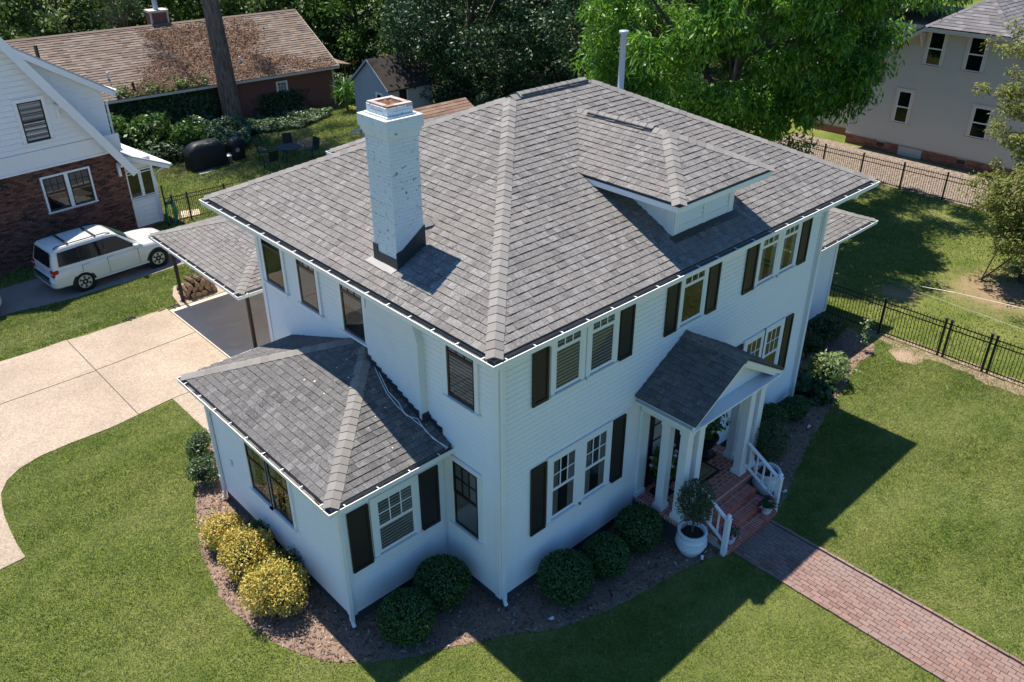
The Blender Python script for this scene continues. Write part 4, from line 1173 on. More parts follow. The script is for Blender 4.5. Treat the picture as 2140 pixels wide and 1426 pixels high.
# thin sapling with pale leaves
t = thing('sapling', 'thin sapling with small pale leaves standing alone in right mulch bed', 'sapling', (15.05, -.02, 0))
m = MB(); pts = [(0, 0, 0), (.03, .0, .25), (-.03, .02, .5), (.06, .0, .8), (.10, .02, 1.1)]; m.tube(pts, [.012, .01, .009, .007, .004], 5); m.build('stem', M['bark'], t)
p = np.array([Vector(pts[1]).lerp(Vector(pts[-1]), random.random())[:] for _ in range(110)]) + rng.normal(size=(110, 3)) * .06
quads_obj('leaf_spray', leaves(p, rng.normal(size=(110, 3)) * .3 + [0, 0, 1], .08, .05), M['pale_leaf'], t)

# ------------------------------------------------------------------ pots
def topiary(label, x, y, rz):
    t = thing('potted_topiary', label, 'potted tree', (x, y, 0), rz, 'potted standard trees either side of the steps')
    m = MB(); prof = [(.001, 0), (.19, 0), (.22, .03), (.30, .18), (.335, .30)]
    for z in (.30, .36, .42): prof += [(.335 - (z - .3) * .1, z), (.35 - (z - .3) * .1, z + .015), (.335 - (z - .3) * .1, z + .03)]
    prof += [(.315, .50), (.285, .56), (.30, .575), (.325, .585), (.325, .62), (.265, .625), (.255, .56), (.25, .53)]
    m.lathe(prof, 32); m.build('pot', M['pot'], t, True)
    m = MB(); m.lathe([(.255, .535), (.15, .555), (.0, .56)], 20); m.build('soil', M['soil'], t)
    m = MB(); m.tube([(0, 0, .5), (.02, .01, .8), (-.01, .02, 1.15), (.02, 0, 1.5)], [.026, .022, .02, .012], 7)
    for k_ in range(6):
        a = k_ * 1.05; m.tube([(0, .01, 1.0 + .06 * k_), (.2 * math.cos(a), .2 * math.sin(a), 1.3 + .07 * k_)], [.01, .004], 4)
    m.build('trunk', M['bark'], t)
    p, d = ball_points(3400, .40, random.randint(0, 999), (.35, 1.05), .16, 1.3)
    p[:, 2] += 1.42
    quads_obj('crown', leaves(p, d, .065, .022, axis=d * .6 + [0, 0, .6], jitter=.8), M['olive_leaf'], t)
    return t
topiary('white ribbed pot holding a small round tree in the mulch left of the steps', 4.12, -1.66, .3)
topiary('white ribbed pot holding a small round tree behind the right railing', 7.12, -1.62, 1.4)
def flower_pot(label, x, y, z, sd_):
    t = thing('flower_pot', label, 'flower pot', (x, y, z), 0, 'small flower pots on the bottom step')
    m = MB(); m.lathe([(.001, 0), (.085, 0), (.10, .03), (.135, .15), (.14, .2), (.15, .205), (.15, .235), (.125, .235), (.12, .2)], 24); m.build('pot', M['pot'], t, True)
    m = MB(); m.lathe([(.122, .2), (0, .21)], 14); m.build('soil', M['soil'], t)
    p, d = ball_points(420, .2, sd_, (.3, 1), .25, .75); p[:, 2] += .29
    quads_obj('leaves', leaves(p, d, .075, .03, jitter=.6), M['box_leaf'], t)
    p, d = ball_points(26, .21, sd_ + 1, (.9, 1.08), .2, .75); p[:, 2] += .3; p = p[p[:, 2] > .26]
    pet = np.concatenate([leaves(p + rng.normal(size=p.shape) * .012, np.array([[0, 0, 1.]]) + p * 2, .055, .045, jitter=.4) for _ in range(4)])
    quads_obj('blossoms', pet, M['pink'], t, kind='stuff')
flower_pot('small white pot of pink flowers beside the right newel post', 6.27, -2.19, .161, 4)
flower_pot('small white pot of pink flowers half hidden by the left newel post', 4.84, -2.17, .161, 9)
def urn(label, x, y, sd_, hh):
    t = thing('black_urn', label, 'urn', (x, y, FLR + .002), 0, 'black urns of flowers by the front door')
    m = MB(); m.box(-.2, .2, -.2, .2, 0, .06); m.lathe([(.17, .06), (.08, .12), (.07, .2), (.16, .27), (.24, .42), (.26, .52), (.29, .54), (.29, .57), (.24, .57), (.22, .5), (0, .5)], 24); m.build('urn', M['black'], t, False)
    p, d = ball_points(620, .33, sd_, (.3, 1.05), .3, hh); p[:, 2] += .57 + .28 * hh
    quads_obj('leaves', leaves(p, d, .12, .055, jitter=.6), M['green_leaf'], t)
    p, d = ball_points(16, .34, sd_ + 1, (.9, 1.05), .3, hh); p[:, 2] += .6 + .28 * hh; p = p[p[:, 2] > .6]
    pet = np.concatenate([leaves(p + rng.normal(size=p.shape) * .02, np.array([[0, 0, 1.]]) + p, .09, .075, jitter=.4) for _ in range(4)])
    quads_obj('blossoms', pet, M['pinkwhite'], t, kind='stuff')
urn('black urn of pale pink flowers left of the front door, behind the left columns', 4.62, -.42, 21, 1.0)
urn('black urn of tall leafy flowers right of the front door', 6.52, -.25, 33, 1.4)

# ------------------------------------------------------------------ garden lights, cables, small bits
def spot(label, x, y, rz, col):
    t = thing('garden_spotlight', label, 'garden light', (x, y, .012), rz, 'garden spotlights in the beds')
    m = MB(); m.tube([(0, 0, -.05), (0, 0, .08)], .012, 6); m.build('stake', M['black'], t)
    m = MB(); m.lathe([(0, 0), (.025, 0), (.03, .06), (.035, .1), (.028, .1), (.02, .08), (0, .08)], 14); put('lamp_head', m.mesh('lamp_head', M[col], True), t, loc=(0, 0, .08), rot=(R(50), 0, 0))
spot('black garden spotlight at the lawn edge below the largest boxwood ball', 1.84, -1.38, 2.9, 'black')
spot('white topped garden spotlight near the left topiary pot', 4.02, -2.05, 2.2, 'pot')
spot('white topped garden spotlight beside the right newel post', 7.28, -2.02, .5, 'pot')
spot('white topped garden spotlight at the lawn edge below the wide dark shrub', 10.08, -1.05, 1.2, 'pot')
spot('tiny white garden spotlight by the pale debris near the house corner', .45, -.95, .4, 'pot')
wr = MB(); zz = .02
wr.tube([(.06, 4.0, 4.40), (-.05, 3.79, 4.285), (-.21, 3.32, 4.115), (-.32, 2.93, 3.975), (-.30, 2.63, 3.855), (-.36, 2.37, 3.765), (-.30, 2.13, 3.675), (-.25, 1.91, 3.595), (-.25, 1.62, 3.485), (-.13, 1.32, 3.375)], .009, 5)
wr.tube([(.05, 4.0, 4.42), (-.11, 3.76, 4.275), (-.25, 3.35, 4.125), (-.37, 2.92, 3.97), (-.38, 2.6, 3.845), (-.36, 2.28, 3.735), (-.22, 2.13, 3.68), (-.27, 1.82, 3.565), (-.17, 1.31, 3.375)], .008, 5)
tag(wr.build('roof_cable', M['cable'], loc=(0, 0, .012)), 'pair of white cables lying loose down the sunroom roof in shade', 'cable')
for i, (pts, lab) in enumerate(((((20.37, 1.73, .08), (20.2, -.6, .5), (19.75, -2.85, .9), (18.9, -8, 2.2), (18.0, -14, 4.0)), 'upper grey wire stretched low over the shaded right lawn'), (((20.38, 1.70, .06), (19.4, -.8, .45), (18.26, -3.37, .9), (16.0, -9, 2.2), (14.5, -13, 3.2)), 'lower grey wire stretched over the right lawn towards the fence'))):
    m = MB(); m.tube(pts, .007, 5); tag(m.build('guy_wire', M['wire']), lab, 'wire', 'wires over the right lawn')
st_ = MB(); st_.tube([(20.37, 1.75, 0), (20.37, 1.71, .12)], .02, 6); tag(st_.build('wire_stake', M['wire']), 'short ground stake where the two grey wires meet', 'stake')
for i, (x, y, a, lab) in enumerate(((-.67, 17.58, .3, 'black metal bracket lying on the drive edge, further from the carport'), (.80, 17.42, .1, 'black metal bracket lying on the drive beside the concrete pad'))):
    m = MB(); m.box(-.2, .2, -.02, .02, .02, .05); m.box(-.02, .02, -.02, -.2, .02, .045); m.box(.16, .2, -.2, -.02, .02, .046); m.box(-.5, -.25, .02, .05, .02, .03)
    o = m.build('metal_bracket', M['tan_metal'], loc=(x, y, .02)); o.rotation_euler = (0, 0, a); tag(o, lab, 'bracket', 'black brackets on the drive edge')

# ------------------------------------------------------------------ carport and firewood
cpx, cpy0, cpy1, cpz = .70, 11.75, 18.0, 2.5
carport = thing('carport', 'open carport with grey shingled hip roof on thin dark posts', 'carport', (3.8, 14.9, 0))
CL = Vector((3.8, 14.9, 0))
rd = MB(); st = MB(); tc = .30
h_ = (cpy1 - cpy0) / 2 - .1
q0, q1 = Vector((cpx + .1, cpy0 + .1, cpz + .03)) - CL, Vector((7.2, cpy0 + .1, cpz + .03)) - CL
q3, q2 = Vector((cpx + .1, cpy1 - .1, cpz + .03)) - CL, Vector((7.2, cpy1 - .1, cpz + .03)) - CL
apx = Vector((cpx + .1 + h_, cpy0 + .1 + h_, cpz + .03 + h_ * tc)) - CL; apx2 = Vector((7.2, cpy0 + .1 + h_, cpz + .03 + h_ * tc)) - CL
TABS_before = len(TABS)
roof_plane([q3, q0, apx], rd, stuff=st); roof_plane([q0, q1, apx2, apx], rd, stuff=st); roof_plane([q2, q3, apx, apx2], rd, stuff=st)
cr_ = rd.build('carport_roof', M['deck'], carport); st.build('shingles', M['shingle'], cr_, kind='stuff')
ridge_caps(q0, apx, (0, -tc, 1), (-tc, 0, 1), cr_); ridge_caps(q3, apx, (0, tc, 1), (-tc, 0, 1), cr_)
gutter(carport, [Vector((7.2, cpy1, cpz)) - CL, Vector((cpx, cpy1, cpz)) - CL, Vector((cpx, cpy0, cpz)) - CL, Vector((7.2, cpy0, cpz)) - CL], depth=.1, skip=(0,))
m = MB(); m.box(cpx + .12 - CL.x, 7.2 - CL.x, cpy0 + .12 - CL.y, cpy1 - .12 - CL.y, cpz - .10, cpz - .06); m.build('soffit', M['trim'], carport)
for x, y in ((1.24, 17.55), (1.24, 12.35), (6.6, 17.5)):
    m = MB(); m.box(x - .045 - CL.x, x + .045 - CL.x, y - .045 - CL.y, y + .045 - CL.y, 0.02, cpz - .1); m.box(x - .09 - CL.x, x + .09 - CL.x, y - .09 - CL.y, y + .09 - CL.y, .03, .06); m.build('post', M['post_brown'], carport)

def log(x, y, z, r, L, rz, lab):
    t = thing('firewood_log', lab, 'log', (x, y, z), rz, 'logs in the firewood heap')
    m = MB(); n = 9; k_ = [r * random.uniform(.85, 1.1) for _ in range(n)]
    for s_ in (0, 1):
        for i in range(n): a = 2 * math.pi * i / n; m.v.append((k_[i] * math.cos(a), (s_ - .5) * L, k_[i] * math.sin(a)))
    m.f += [(i, (i + 1) % n, n + (i + 1) % n, n + i) for i in range(n)]; m.m += [0] * n
    m.f += [tuple(range(n)), tuple(range(2 * n - 1, n - 1, -1))]; m.m += [1, 1]
    m.build('log', [M['log_bark'], M['log_end']], t)
rows = ((0, (1.42, 1.62, 1.82, 2.02, 2.23, 2.42)), (1, (1.50, 1.72, 1.92, 2.13, 2.33)), (2, (1.58, 1.8, 2.03, 2.22)), (3, (1.68, 1.92)))
wh = ('bottom row', 'second row', 'third row', 'top row')
for lv, xs_l in rows:
    for i, x in enumerate(xs_l):
        r = random.uniform(.085, .115)
        lab = 'cut log in the %s of the heap, %s' % (wh[lv], ('next to the dark carport post', 'second from the carport post', 'third from the carport post', 'fourth from the carport post', 'fifth from the carport post', 'last one, furthest from the carport post')[i])
        log(x, 17.72 + random.uniform(-.07, .07), .05 + .1 + lv * .165, r, random.uniform(.36, .46), random.uniform(-.2, .2), lab)
for i, (x, z, a) in enumerate(((1.6, .2, .9), (1.85, .26, 1.2), (2.1, .2, .6))):
    log(x, 18.22, z, .1, .45, a, 'rough log lying crosswise behind the firewood heap, %s' % ('nearest the post', 'propped highest', 'furthest from the post')[i])
m = MB(); m.tube([(1.75, 17.9, .78), (2.5, 17.75, .42)], .02, 6); tag(m.build('branch', M['log_bark']), 'thin branch lying across the top of the firewood heap', 'branch')

# loose chips over the mulch
def pts_in(poly, n):
    q = np.array(poly); lo, hi = q.min(0), q.max(0); P = rng.uniform(lo, hi, (n * 3, 2)); x, y = P[:, 0], P[:, 1]; ins = np.zeros(len(P), bool); j = len(q) - 1
    for i in range(len(q)):
        xi, yi = q[i]; xj, yj = q[j]
        ins ^= ((yi > y) != (yj > y)) & (x < (xj - xi) * (y - yi) / (yj - yi + 1e-12) + xi); j = i
    return P[ins][:n]
M['chips'] = pieces('wood_chips', [(0, (.08, .052, .04)), (.55, (.17, .12, .09)), (.85, (.3, .23, .18)), (1, (.5, .43, .37))], .95, 30, .2, bump=0)
for bed, n in ((BED_L, 15000), (BED_R, 7000)):
    P = pts_in(bed, n); pos = np.column_stack([P, .02 + rng.random(len(P)) * .02])
    o = quads_obj('mulch_chips', leaves(pos, np.tile([0, 0, 1.0], (len(P), 1)), .075, .022, jitter=.35, Lvar=.6), M['chips']); o['kind'] = 'stuff'; o['label'] = 'loose brown wood chips over the garden bed'; o['category'] = 'mulch'

# dead leaves caught in the gutters, pale flecks on the wing roof
for (x0, y0, x1, y1, z, n) in ((SX + .06, 7.0, SX + .06, 7.3, SH - .04, 60), (SX + .06, 6.55, SX + .06, 6.7, SH - .04, 30), (SX + .06, 3.5, SX + .06, 3.9, SH - .04, 50), (SX + .06, 1.7, SX + .06, 1.85, SH - .04, 30), (-OV + .06, 9.0, -OV + .06, 9.2, HE - .04, 50)):
    t_ = rng.random((n, 1)); P = np.array([[x0, y0, z]]) * (1 - t_) + np.array([[x1, y1, z]]) * t_ + rng.normal(size=(n, 3)) * [.018, .02, .012]
    o = quads_obj('gutter_debris', leaves(P, np.tile([0, 0, 1.0], (n, 1)), .06, .03, jitter=.8), M['log_bark'], house); o['kind'] = 'stuff'
n = 26
P = np.column_stack([-.1 - rng.random(n) * 1.2, 1.6 + rng.random(n) * 3.0, np.zeros(n)]); P[:, 2] = SH + np.minimum(P[:, 1] - SY0, P[:, 0] - SX) * ts + .022
o = quads_obj('paint_flecks', leaves(P, np.tile([-.2, -.2, 1.0], (n, 1)), .035, .02, jitter=.1, Lvar=.6), M['pot'], house); o['kind'] = 'stuff'

# ------------------------------------------------------------------ fences
def fence(name, label, pa_, pb_, posts, h=1.2, pick=.1, rails=(.12, .98, 1.14), tips=True, group=None):
    """straight black metal fence along local x"""
    P0, P1 = Vector((*pa_, 0)), Vector((*pb_, 0)); d = P1 - P0; L = d.length
    t = thing(name, label, 'fence', P0, math.atan2(d.y, d.x), group)
    for z in rails:
        m = MB(); m.box(0, L, -.014, .014, z - .014, z + .014); m.build('rail', M['black'], t)
    m = MB(); m.box(-.008, .008, -.008, .008, .06, h - .02)
    if tips: m.add([(-.008, -.008, h - .02), (.008, -.008, h - .02), (.008, .008, h - .02), (-.008, .008, h - .02), (0, 0, h + .05)], [(0, 1, 4), (1, 2, 4), (2, 3, 4), (3, 0, 4)])
    me = m.mesh('picket', M['black']); n = int(L / pick)
    for i in range(n):
        x = pick * (i + .5)
        if all(abs(x - q) > .045 for q in posts): put('picket', me, t, loc=(x, 0, random.uniform(-.004, .004)))
    m = MB(); m.box(-.032, .032, -.032, .032, 0, h + .06); m.box(-.04, .04, -.04, .04, h + .06, h + .08); me = m.mesh('post', M['black'])
    for q in posts: put('post', me, t, loc=(q, 0, 0))
    return t
fence('metal_fence', 'black metal picket fence with double gate posts across the right lawn', (16.5, 2.1), (16.6, -13.9), [0, 1.95, 3.82, 3.98, 5.13, 5.28, 7.2, 9.1, 11.0])
fence('metal_fence', 'long black metal picket fence in front of the grey green house', (30.25, 24.0), (30.2, -8.0), [.5 + 1.95 * k_ for k_ in range(17)], pick=.105, rails=(.12, .92, 1.12))
fence('metal_fence', 'short black metal fence by the hanging green hose', (3.86, 24.75), (6.9, 24.6), [.35, 1.0, 2.6], h=1.15, pick=.08)

# ------------------------------------------------------------------ white and brick house on the left
NX, NY, NA = 2.75, 24.75, R(6)
nh = thing('gabled_house', 'house with white boarded gable over a red brick ground floor, left of the drive', 'house', (NX, NY, 0), NA)
CAM_KEEP = CAM.copy()
CAM = Matrix.Rotation(-NA, 4, 'Z') @ (CAM_KEEP - Vector((NX, NY, 0)))
FN = (Vector((0, 0, 0)), X, -Y)
m = MB(); m.box(-9, -.12, .02, 9, 0, 3.6); bw_ = m.build('brick_wall', M['mortar'], nh)
bricks_on(bw_, FN, -9, -.12, .02, 3.46, M['wall_brick'], 300, proud=.014, bl=.21, bh=.062, gp=.011, holes=((-3.3, -1.42, 1.72, 3.15),))
m = MB(); m.box(-9.1, -.05, -.05, .02, 3.46, 4.12); m.box(-9.1, -.02, -.075, -.051, 3.44, 3.52); m.build('band_board', M['trim'], nh)
def rake(u): return 2.64 - 1.53 * (u - .23)
gp_ = [(-9.3, 4.0), (-.62, 4.0), (-.86, 4.1), (-4.75, 10.1)]
m = MB(); lap_siding(m, FN, [(-9.0, 4.12), (-.82, 4.12), (-4.75, 10.0), (-8.9, 4.2)], expo=.19, butt=.03); m.solid([(-9, .03, 4.0), (-.75, .03, 4.0), (-4.75, .03, 10.1)], (0, .1, 0)); m.build('gable_siding', M['siding'], nh, kind='stuff')
for (a, b) in ((-3.2, -2.42), (-2.28, -1.5)):
    window(nh, FN, a, b, 1.83, 3.08, fm='brown_window', rail=.52, grid=(3, 2), cas=.07, blind=(.45, .98, 'curtain'))
window(nh, FN, -3.33, -2.49, 4.46, 5.85, fm='black_frame', rail=.5, grid=(1, 1), cas=.12, blind=(.02, .98, 'slats'), sash=.05)
# steep right hand roof slope with its wide rake board
sl = Vector((1, 0, -1.53)).normalized(); nn_ = Vector((1.53, 0, 1)).normalized()
pk = Vector((-4.75, -.42, rake(-4.75)))
lo = Vector((.23, -.42, 2.64))
m = MB(); m.solid([pk, lo, lo + Vector((0, 9.6, 0)), pk + Vector((0, 9.6, 0))], -nn_ * .12); m.build('main_roof', M['light_roof'], nh)
lf_ = Vector((-9.7, -.42, rake(.23)))
m = MB(); m.solid([lf_, pk, pk + Vector((0, 9.6, 0)), lf_ + Vector((0, 9.6, 0))], Vector((.1, 0, -.08))); m.build('main_roof', M['light_roof'], nh)
m = MB(); m.solid([pk - nn_ * .002, lo - nn_ * .002, lo - nn_ * .30, pk - nn_ * .30], (0, -.045, 0)); m.build('rake_board', M['trim'], nh)
m = MB(); m.solid([pk - nn_ * .125, lo - nn_ * .125, lo - nn_ * .125 + Vector((0, .42, 0)), pk - nn_ * .125 + Vector((0, .42, 0))], -nn_ * .02); m.build('soffit', M['trim'], nh)
for u in (-.35, -2.05):
    m = MB(); m.box(u - .05, u + .05, -.40, .0, rake(u) - .62, rake(u) - .52); m.box(u - .05, u + .05, -.1, .0, rake(u) - 1.05, rake(u) - .62); m.build('bracket', M['trim'], nh)
# wall of the long dormer beside the rake
FD = (Vector((0, .45, 0)), X, -Y)
m = MB(); m.solid([(-3.3, .46, 7.9), (-.1, .46, 3.0), (-.1, .46, 5.72), (-3.3, .46, 7.92)], (0, 8, 0))
lap_siding(m, FD, [(-3.4, 8.05), (-.1, 3.0), (-.1, 5.75)], expo=.19, butt=.03); m.build('dormer_siding', M['siding'], nh, kind='stuff')
d1, d0 = Vector((-4.9, .12, 8.98)), Vector((.28, .12, 5.66))
dn = Vector((.64, 0, 1)).normalized()
m = MB(); m.solid([d1, d0, d0 + Vector((0, 8.4, 0)), d1 + Vector((0, 8.4, 0))], -dn * .06); dro = m.build('dormer_roof', M['light_roof'], nh)
m = MB(); m.solid([d1 - dn * .062, d0 - dn * .062, d0 - dn * .26, d1 - dn * .26], (0, .04, 0)); m.solid([d1 - dn * .065 + Vector((0, .041, 0)), d0 - dn * .065 + Vector((0, .041, 0)), d0 - dn * .065 + Vector((0, .33, 0)), d1 - dn * .065 + Vector((0, .33, 0))], -dn * .02); m.build('fascia', M['trim'], dro)
m = MB(); m.tube([(.33, .1, 5.62), (.33, 8.4, 5.62)], .06, 8); m.build('gutter', M['trim'], dro)
m = MB(); m.tube([(.33, .2, 5.58), (.2, .3, 5.35), (-.02, .42, 5.2), (-.02, .42, 3.3)], .04, 8); m.build('downspout', M['trim'], nh)
for x, y, h in ((-1.35, 2.2, .55),):
    m = MB(); z = 8.98 - .64 * (x + 4.9); m.tube([(x, y, z - .1), (x, y, z + h)], .07, 8); m.build('vent_pipe', M['black'], dro)
# screened porch
m = MB(); FPo = (Vector((0, .1, 0)), X, -Y)
m.box(-.1, 1.02, .12, 5, .18, 2.9); lap_siding(m, FPo, [(-.1, .18), (1.02, .18), (1.02, 1.3), (-.1, 1.3)], expo=.2, butt=.02)
m.build('porch_wall', M['siding'], nh)
m = MB(); m.box(-.1, 1.0, .2, 4.9, 0, .19); m.build('porch_foundation', M['found_brick'], nh)
for a, b in ((-.06, .42), (.50, .96)):
    window(nh, FPo, a, b, 1.42, 2.5, rail=.9, grid=(1, 1), cas=.04, sash=.025, sill=True, lower=True)
m = MB(); m.fb(FPo, -.1, 1.02, 2.56, 2.95, .001, .02); m.fb(FPo, .93, 1.04, .18, 2.7, .03, .05); m.build('porch_trim', M['trim'], nh)
p1_, p0_ = Vector((-.12, -.12, 3.3)), Vector((1.72, -.12, 2.48)); pn_ = Vector((.446, 0, 1)).normalized()
m = MB(); m.solid([p1_, p0_, p0_ + Vector((0, 5.4, 0)), p1_ + Vector((0, 5.4, 0))], -pn_ * .05); pr_ = m.build('porch_roof', M['light_roof'], nh)
m = MB(); m.solid([p1_ - pn_ * .052, p0_ - pn_ * .052, p0_ - pn_ * .2, p1_ - pn_ * .2], (0, .03, 0)); m.tube([p0_ + Vector((.04, 0, -.03)), p0_ + Vector((.04, 5.4, -.03))], .055, 8); m.solid([p1_ - pn_ * .06 + Vector((0, .031, 0)), p0_ - pn_ * .06 + Vector((0, .031, 0)), (1.0, .09, 2.55), (-.12, .09, 2.9)], (0, .02, 0)); m.build('fascia', M['trim'], pr_)
m = MB(); m.tube([p0_ + Vector((0, .2, -.06)), (1.3, .15, 2.25), (1.06, .09, 2.1), (1.06, .09, .3)], .04, 8); m.build('downspout', M['trim'], nh)
CAM = CAM_KEEP

# green hose on its hanger
hz = thing('garden_hose', 'green garden hose hung in loops by the white screened porch', 'hose', (3.95, 24.55, 0))
m = MB()
for k_ in range(6):
    w_ = .16 + .02 * k_; pts = []
    for i in range(25):
        a = 2 * math.pi * i / 24
        pts.append((w_ * math.sin(a) * (1 if math.cos(a) > 0 else .9) + .02 * k_, .03 * k_ - .08 + .02 * math.sin(a * 2), .55 + (.5 + .015 * k_) * math.cos(a) * (.9 if math.cos(a) > 0 else 1)))
    m.tube(pts, .014, 5, cap=False)
m.build('loops', M['hose'], hz)
m = MB(); m.box(-.12, -.06, .06, .1, 0, 1.75); m.box(-.1, .2, -.1, .06, .98, 1.02); m.build('hanger', M['black'], hz)
sp = MB(); sp.prism([(4.6, 25.1), (5.4, 25.0), (5.6, 25.6), (4.9, 25.9)], 0, .03); tag(sp.build('stepping_stone', M['slab']), 'flat pale stepping stone in the grass beyond the short fence', 'stepping stone')

# ------------------------------------------------------------------ parked cars
k = NT('white_car_paint'); k.base((.64, .64, .61), .25, .5); k.p.inputs['Coat Weight'].default_value = .6; k.p.inputs['Coat Roughness'].default_value = .05
M['car'] = k.mat
M['tail'] = plain('red_tail_lamp', (.3, .01, .012), .2, .5)
M['lamp'] = plain('clear_lamp', (.5, .5, .5), .1, .6)
M['plastic'] = plain('black_plastic', (.02, .02, .021), .6)
def loft(rings, closed=True):
    m = MB(); n = len(rings[0])
    for r in rings: m.v += r
    for i in range(len(rings) - 1):
        for j in range(n - 1 if not closed else n):
            a, b = i * n + j, i * n + (j + 1) % n
            m.f.append((a, b, b + n, a + n)); m.m.append(0)
    m.f.append(tuple(range(n))[::-1]); m.f.append(tuple(range((len(rings) - 1) * n, len(rings) * n))); m.m += [0, 0]
    return m
def make_suv(label, loc, rz):
    t = thing('suv', label, 'car', loc, rz)
    def ring(x, w_, zb_, zt_, cr=.02, sh=.06):
        h = [(0, zb_), (w_ * .86, zb_), (w_ * .97, zb_ + .07), (w_, zb_ + .22), (w_ * 1.005, (zb_ + zt_) / 2 + .04), (w_ * .985, zt_ - .16), (w_ * .955, zt_ - sh), (w_ * .90, zt_ - .012), (w_ * .6, zt_ + cr * .7), (0, zt_ + cr)]
        return [(x, y, z) for y, z in h] + [(x, -y, z) for y, z in h[-2:0:-1]]
    prof = [(-2.345, .70, .47, .66), (-2.335, .80, .40, .70), (-2.28, .88, .36, .735), (-2.24, .895, .34, .75), (-2.235, .885, .34, .98), (-2.18, .90, .32, 1.04), (-1.7, .912, .30, 1.05), (-1.3, .915, .30, 1.05), (-.5, .913, .29, 1.045), (.3, .913, .29, 1.04), (.85, .91, .29, 1.03), (1.05, .908, .29, 1.025), (1.4, .905, .29, 1.0), (1.8, .885, .29, .965), (2.08, .84, .30, .92), (2.22, .76, .32, .84), (2.30, .66, .36, .74), (2.335, .55, .42, .62)]
    b = loft([ring(*p_) for p_ in prof]); body = b.build('body', M['car'], t, True)
    sm = body.modifiers.new('edge', 'EDGE_SPLIT'); sm.split_angle = R(38)
    def cring(x, zr_, wb, wt):
        zz = 1.0
        h = [(0, zz), (wb, zz), (wb - .012, min(1.06, zr_)), (wt + (wb - wt) * .1, zz + (zr_ - zz) * .82), (wt - .03, zr_ - .03 * (zr_ - zz)), (wt - .12, zr_), (0, zr_ + .02)]
        return [(x, y, z) for y, z in h] + [(x, -y, z) for y, z in h[-2:0:-1]]
    cp = [(-2.22, 1.06, .86, .84), (-2.16, 1.3, .865, .80), (-2.07, 1.60, .87, .75), (-1.98, 1.675, .87, .73), (-1.7, 1.70, .87, .725), (-1.0, 1.72, .872, .725), (-.3, 1.715, .872, .725), (.05, 1.69, .872, .725), (.2, 1.63, .872, .73), (.55, 1.36, .872, .78), (.85, 1.13, .87, .83), (.98, 1.035, .865, .85)]
    c = loft([cring(*p_) for p_ in cp]); cab = c.build('cabin', M['car'], t, True); sm = cab.modifiers.new('edge', 'EDGE_SPLIT'); sm.split_angle = R(35)
    def side_y(z): return .872 - .012 + (.725 + .0147 - .86) * (z - 1.06) / (1.59 - 1.06) + .01
    def pane(pts, s):
        m = MB(); m.add([(x, s * side_y(z), z) for x, z in pts], [tuple(range(len(pts)))]); m.build('window', M['car_glass2'], t)
        m2 = MB(); cx_ = sum(p_[0] for p_ in pts) / len(pts); cz_ = sum(p_[1] for p_ in pts) / len(pts)
        m2.add([(cx_ + (x - cx_) * 1.05, s * (side_y(z) - .004), cz_ + (z - cz_) * 1.07) for x, z in pts], [tuple(range(len(pts)))]); m2.build('window_seal', M['plastic'], t)
    for s in (-1, 1):
        pane([(-1.98, 1.12), (-1.26, 1.11), (-1.26, 1.58), (-1.9, 1.56)], s); pane([(-1.22, 1.11), (-.4, 1.10), (-.4, 1.59), (-1.22, 1.585)], s)
        pane([(-.35, 1.10), (.68, 1.10), (.60, 1.2), (.16, 1.56), (0, 1.59), (-.35, 1.595)], s)
        for x0 in (-1.26, -.37, .74):
            m = MB(); m.box(x0 - .006, x0 + .006, s * .9135 - .004, s * .9135 + .004, .42, 1.0); m.build('door_gap', M['plastic'], t)
        for x0 in (-1.1, -.22):
            m = MB(); m.box(x0 - .1, x0 + .1, s * .918 - .018, s * .918 + .018, .93, .965); bevel(m.build('door_handle', M['car'], t), .01)
        m = MB(); m.box(-.02, .16, s * .98 - .1, s * .98 + .1, 1.06, 1.2); o = bevel(m.build('wing_mirror', M['car'], t, loc=(.62, 0, -.02)), .04, 3)
        m = MB(); m.tube([(-1.95, s * .62, 1.69), (-1.85, s * .63, 1.755), (-.2, s * .63, 1.77), (.02, s * .62, 1.70)], .02, 8); m.build('roof_rail', M['plastic'], t)
        m = MB(); m.box(-1.0, 1.05, s * .915 - .012, s * .915 + .012, .31, .37); m.build('sill_trim', M['car'], t)
        m = MB(); m.box(-2.268, -2.05, s * .80 - .085, s * .80 + .113, .78, 1.03); bevel(m.build('tail_lamp', M['tail'], t), .02)
        m = MB(); m.box(-2.272, -2.045, s * .80 - .08, s * .80 + .116, .885, .93); m.build('reverse_lamp', M['lamp'], t)
        m = MB(); m.box(2.0, 2.2, s * .66 - .14, s * .66 + .14, .72, .86); bevel(m.build('headlamp', M['lamp'], t), .03)
        for xw in (-1.30, 1.415):
            m = MB(); R90 = Matrix.Translation((xw, s * .80, .36)) @ Matrix.Rotation(R(-90) * s, 4, 'X')
            m.lathe([(0, .116), (.40, .116), (.415, .10), (.415, -.1), (0, -.1)], 28, M=R90); m.build('wheel_arch', M['plastic'], t, True)
            m = MB(); m.lathe([(.2, -.09), (.33, -.1), (.355, -.06), (.357, .09), (.335, .128), (.26, .132), (.235, .12), (.2, .11)], 32, M=R90); ty = m.build('tyre', M['rubber'], t, True)
            m = MB(); m.lathe([(.238, .118), (.225, .126), (.215, .10), (.205, .06), (0, .05)], 28, M=R90); rm = m.build('rim', M['plastic'], ty, True)
            m = MB(); m.lathe([(.238, .121), (.232, .13), (.212, .13), (.208, .105)], 28, M=R90); m.lathe([(0, .118), (.05, .115), (.06, .08)], 14, M=R90)
            for k_ in range(6):
                A = R90 @ Matrix.Rotation(k_ * math.pi / 3, 4, 'Z'); m.add([A @ Vector(p_) for p_ in ((.03, -.035, .112), (.215, -.055, .122), (.215, .055, .122), (.03, .035, .112))], [(0, 1, 2, 3)])
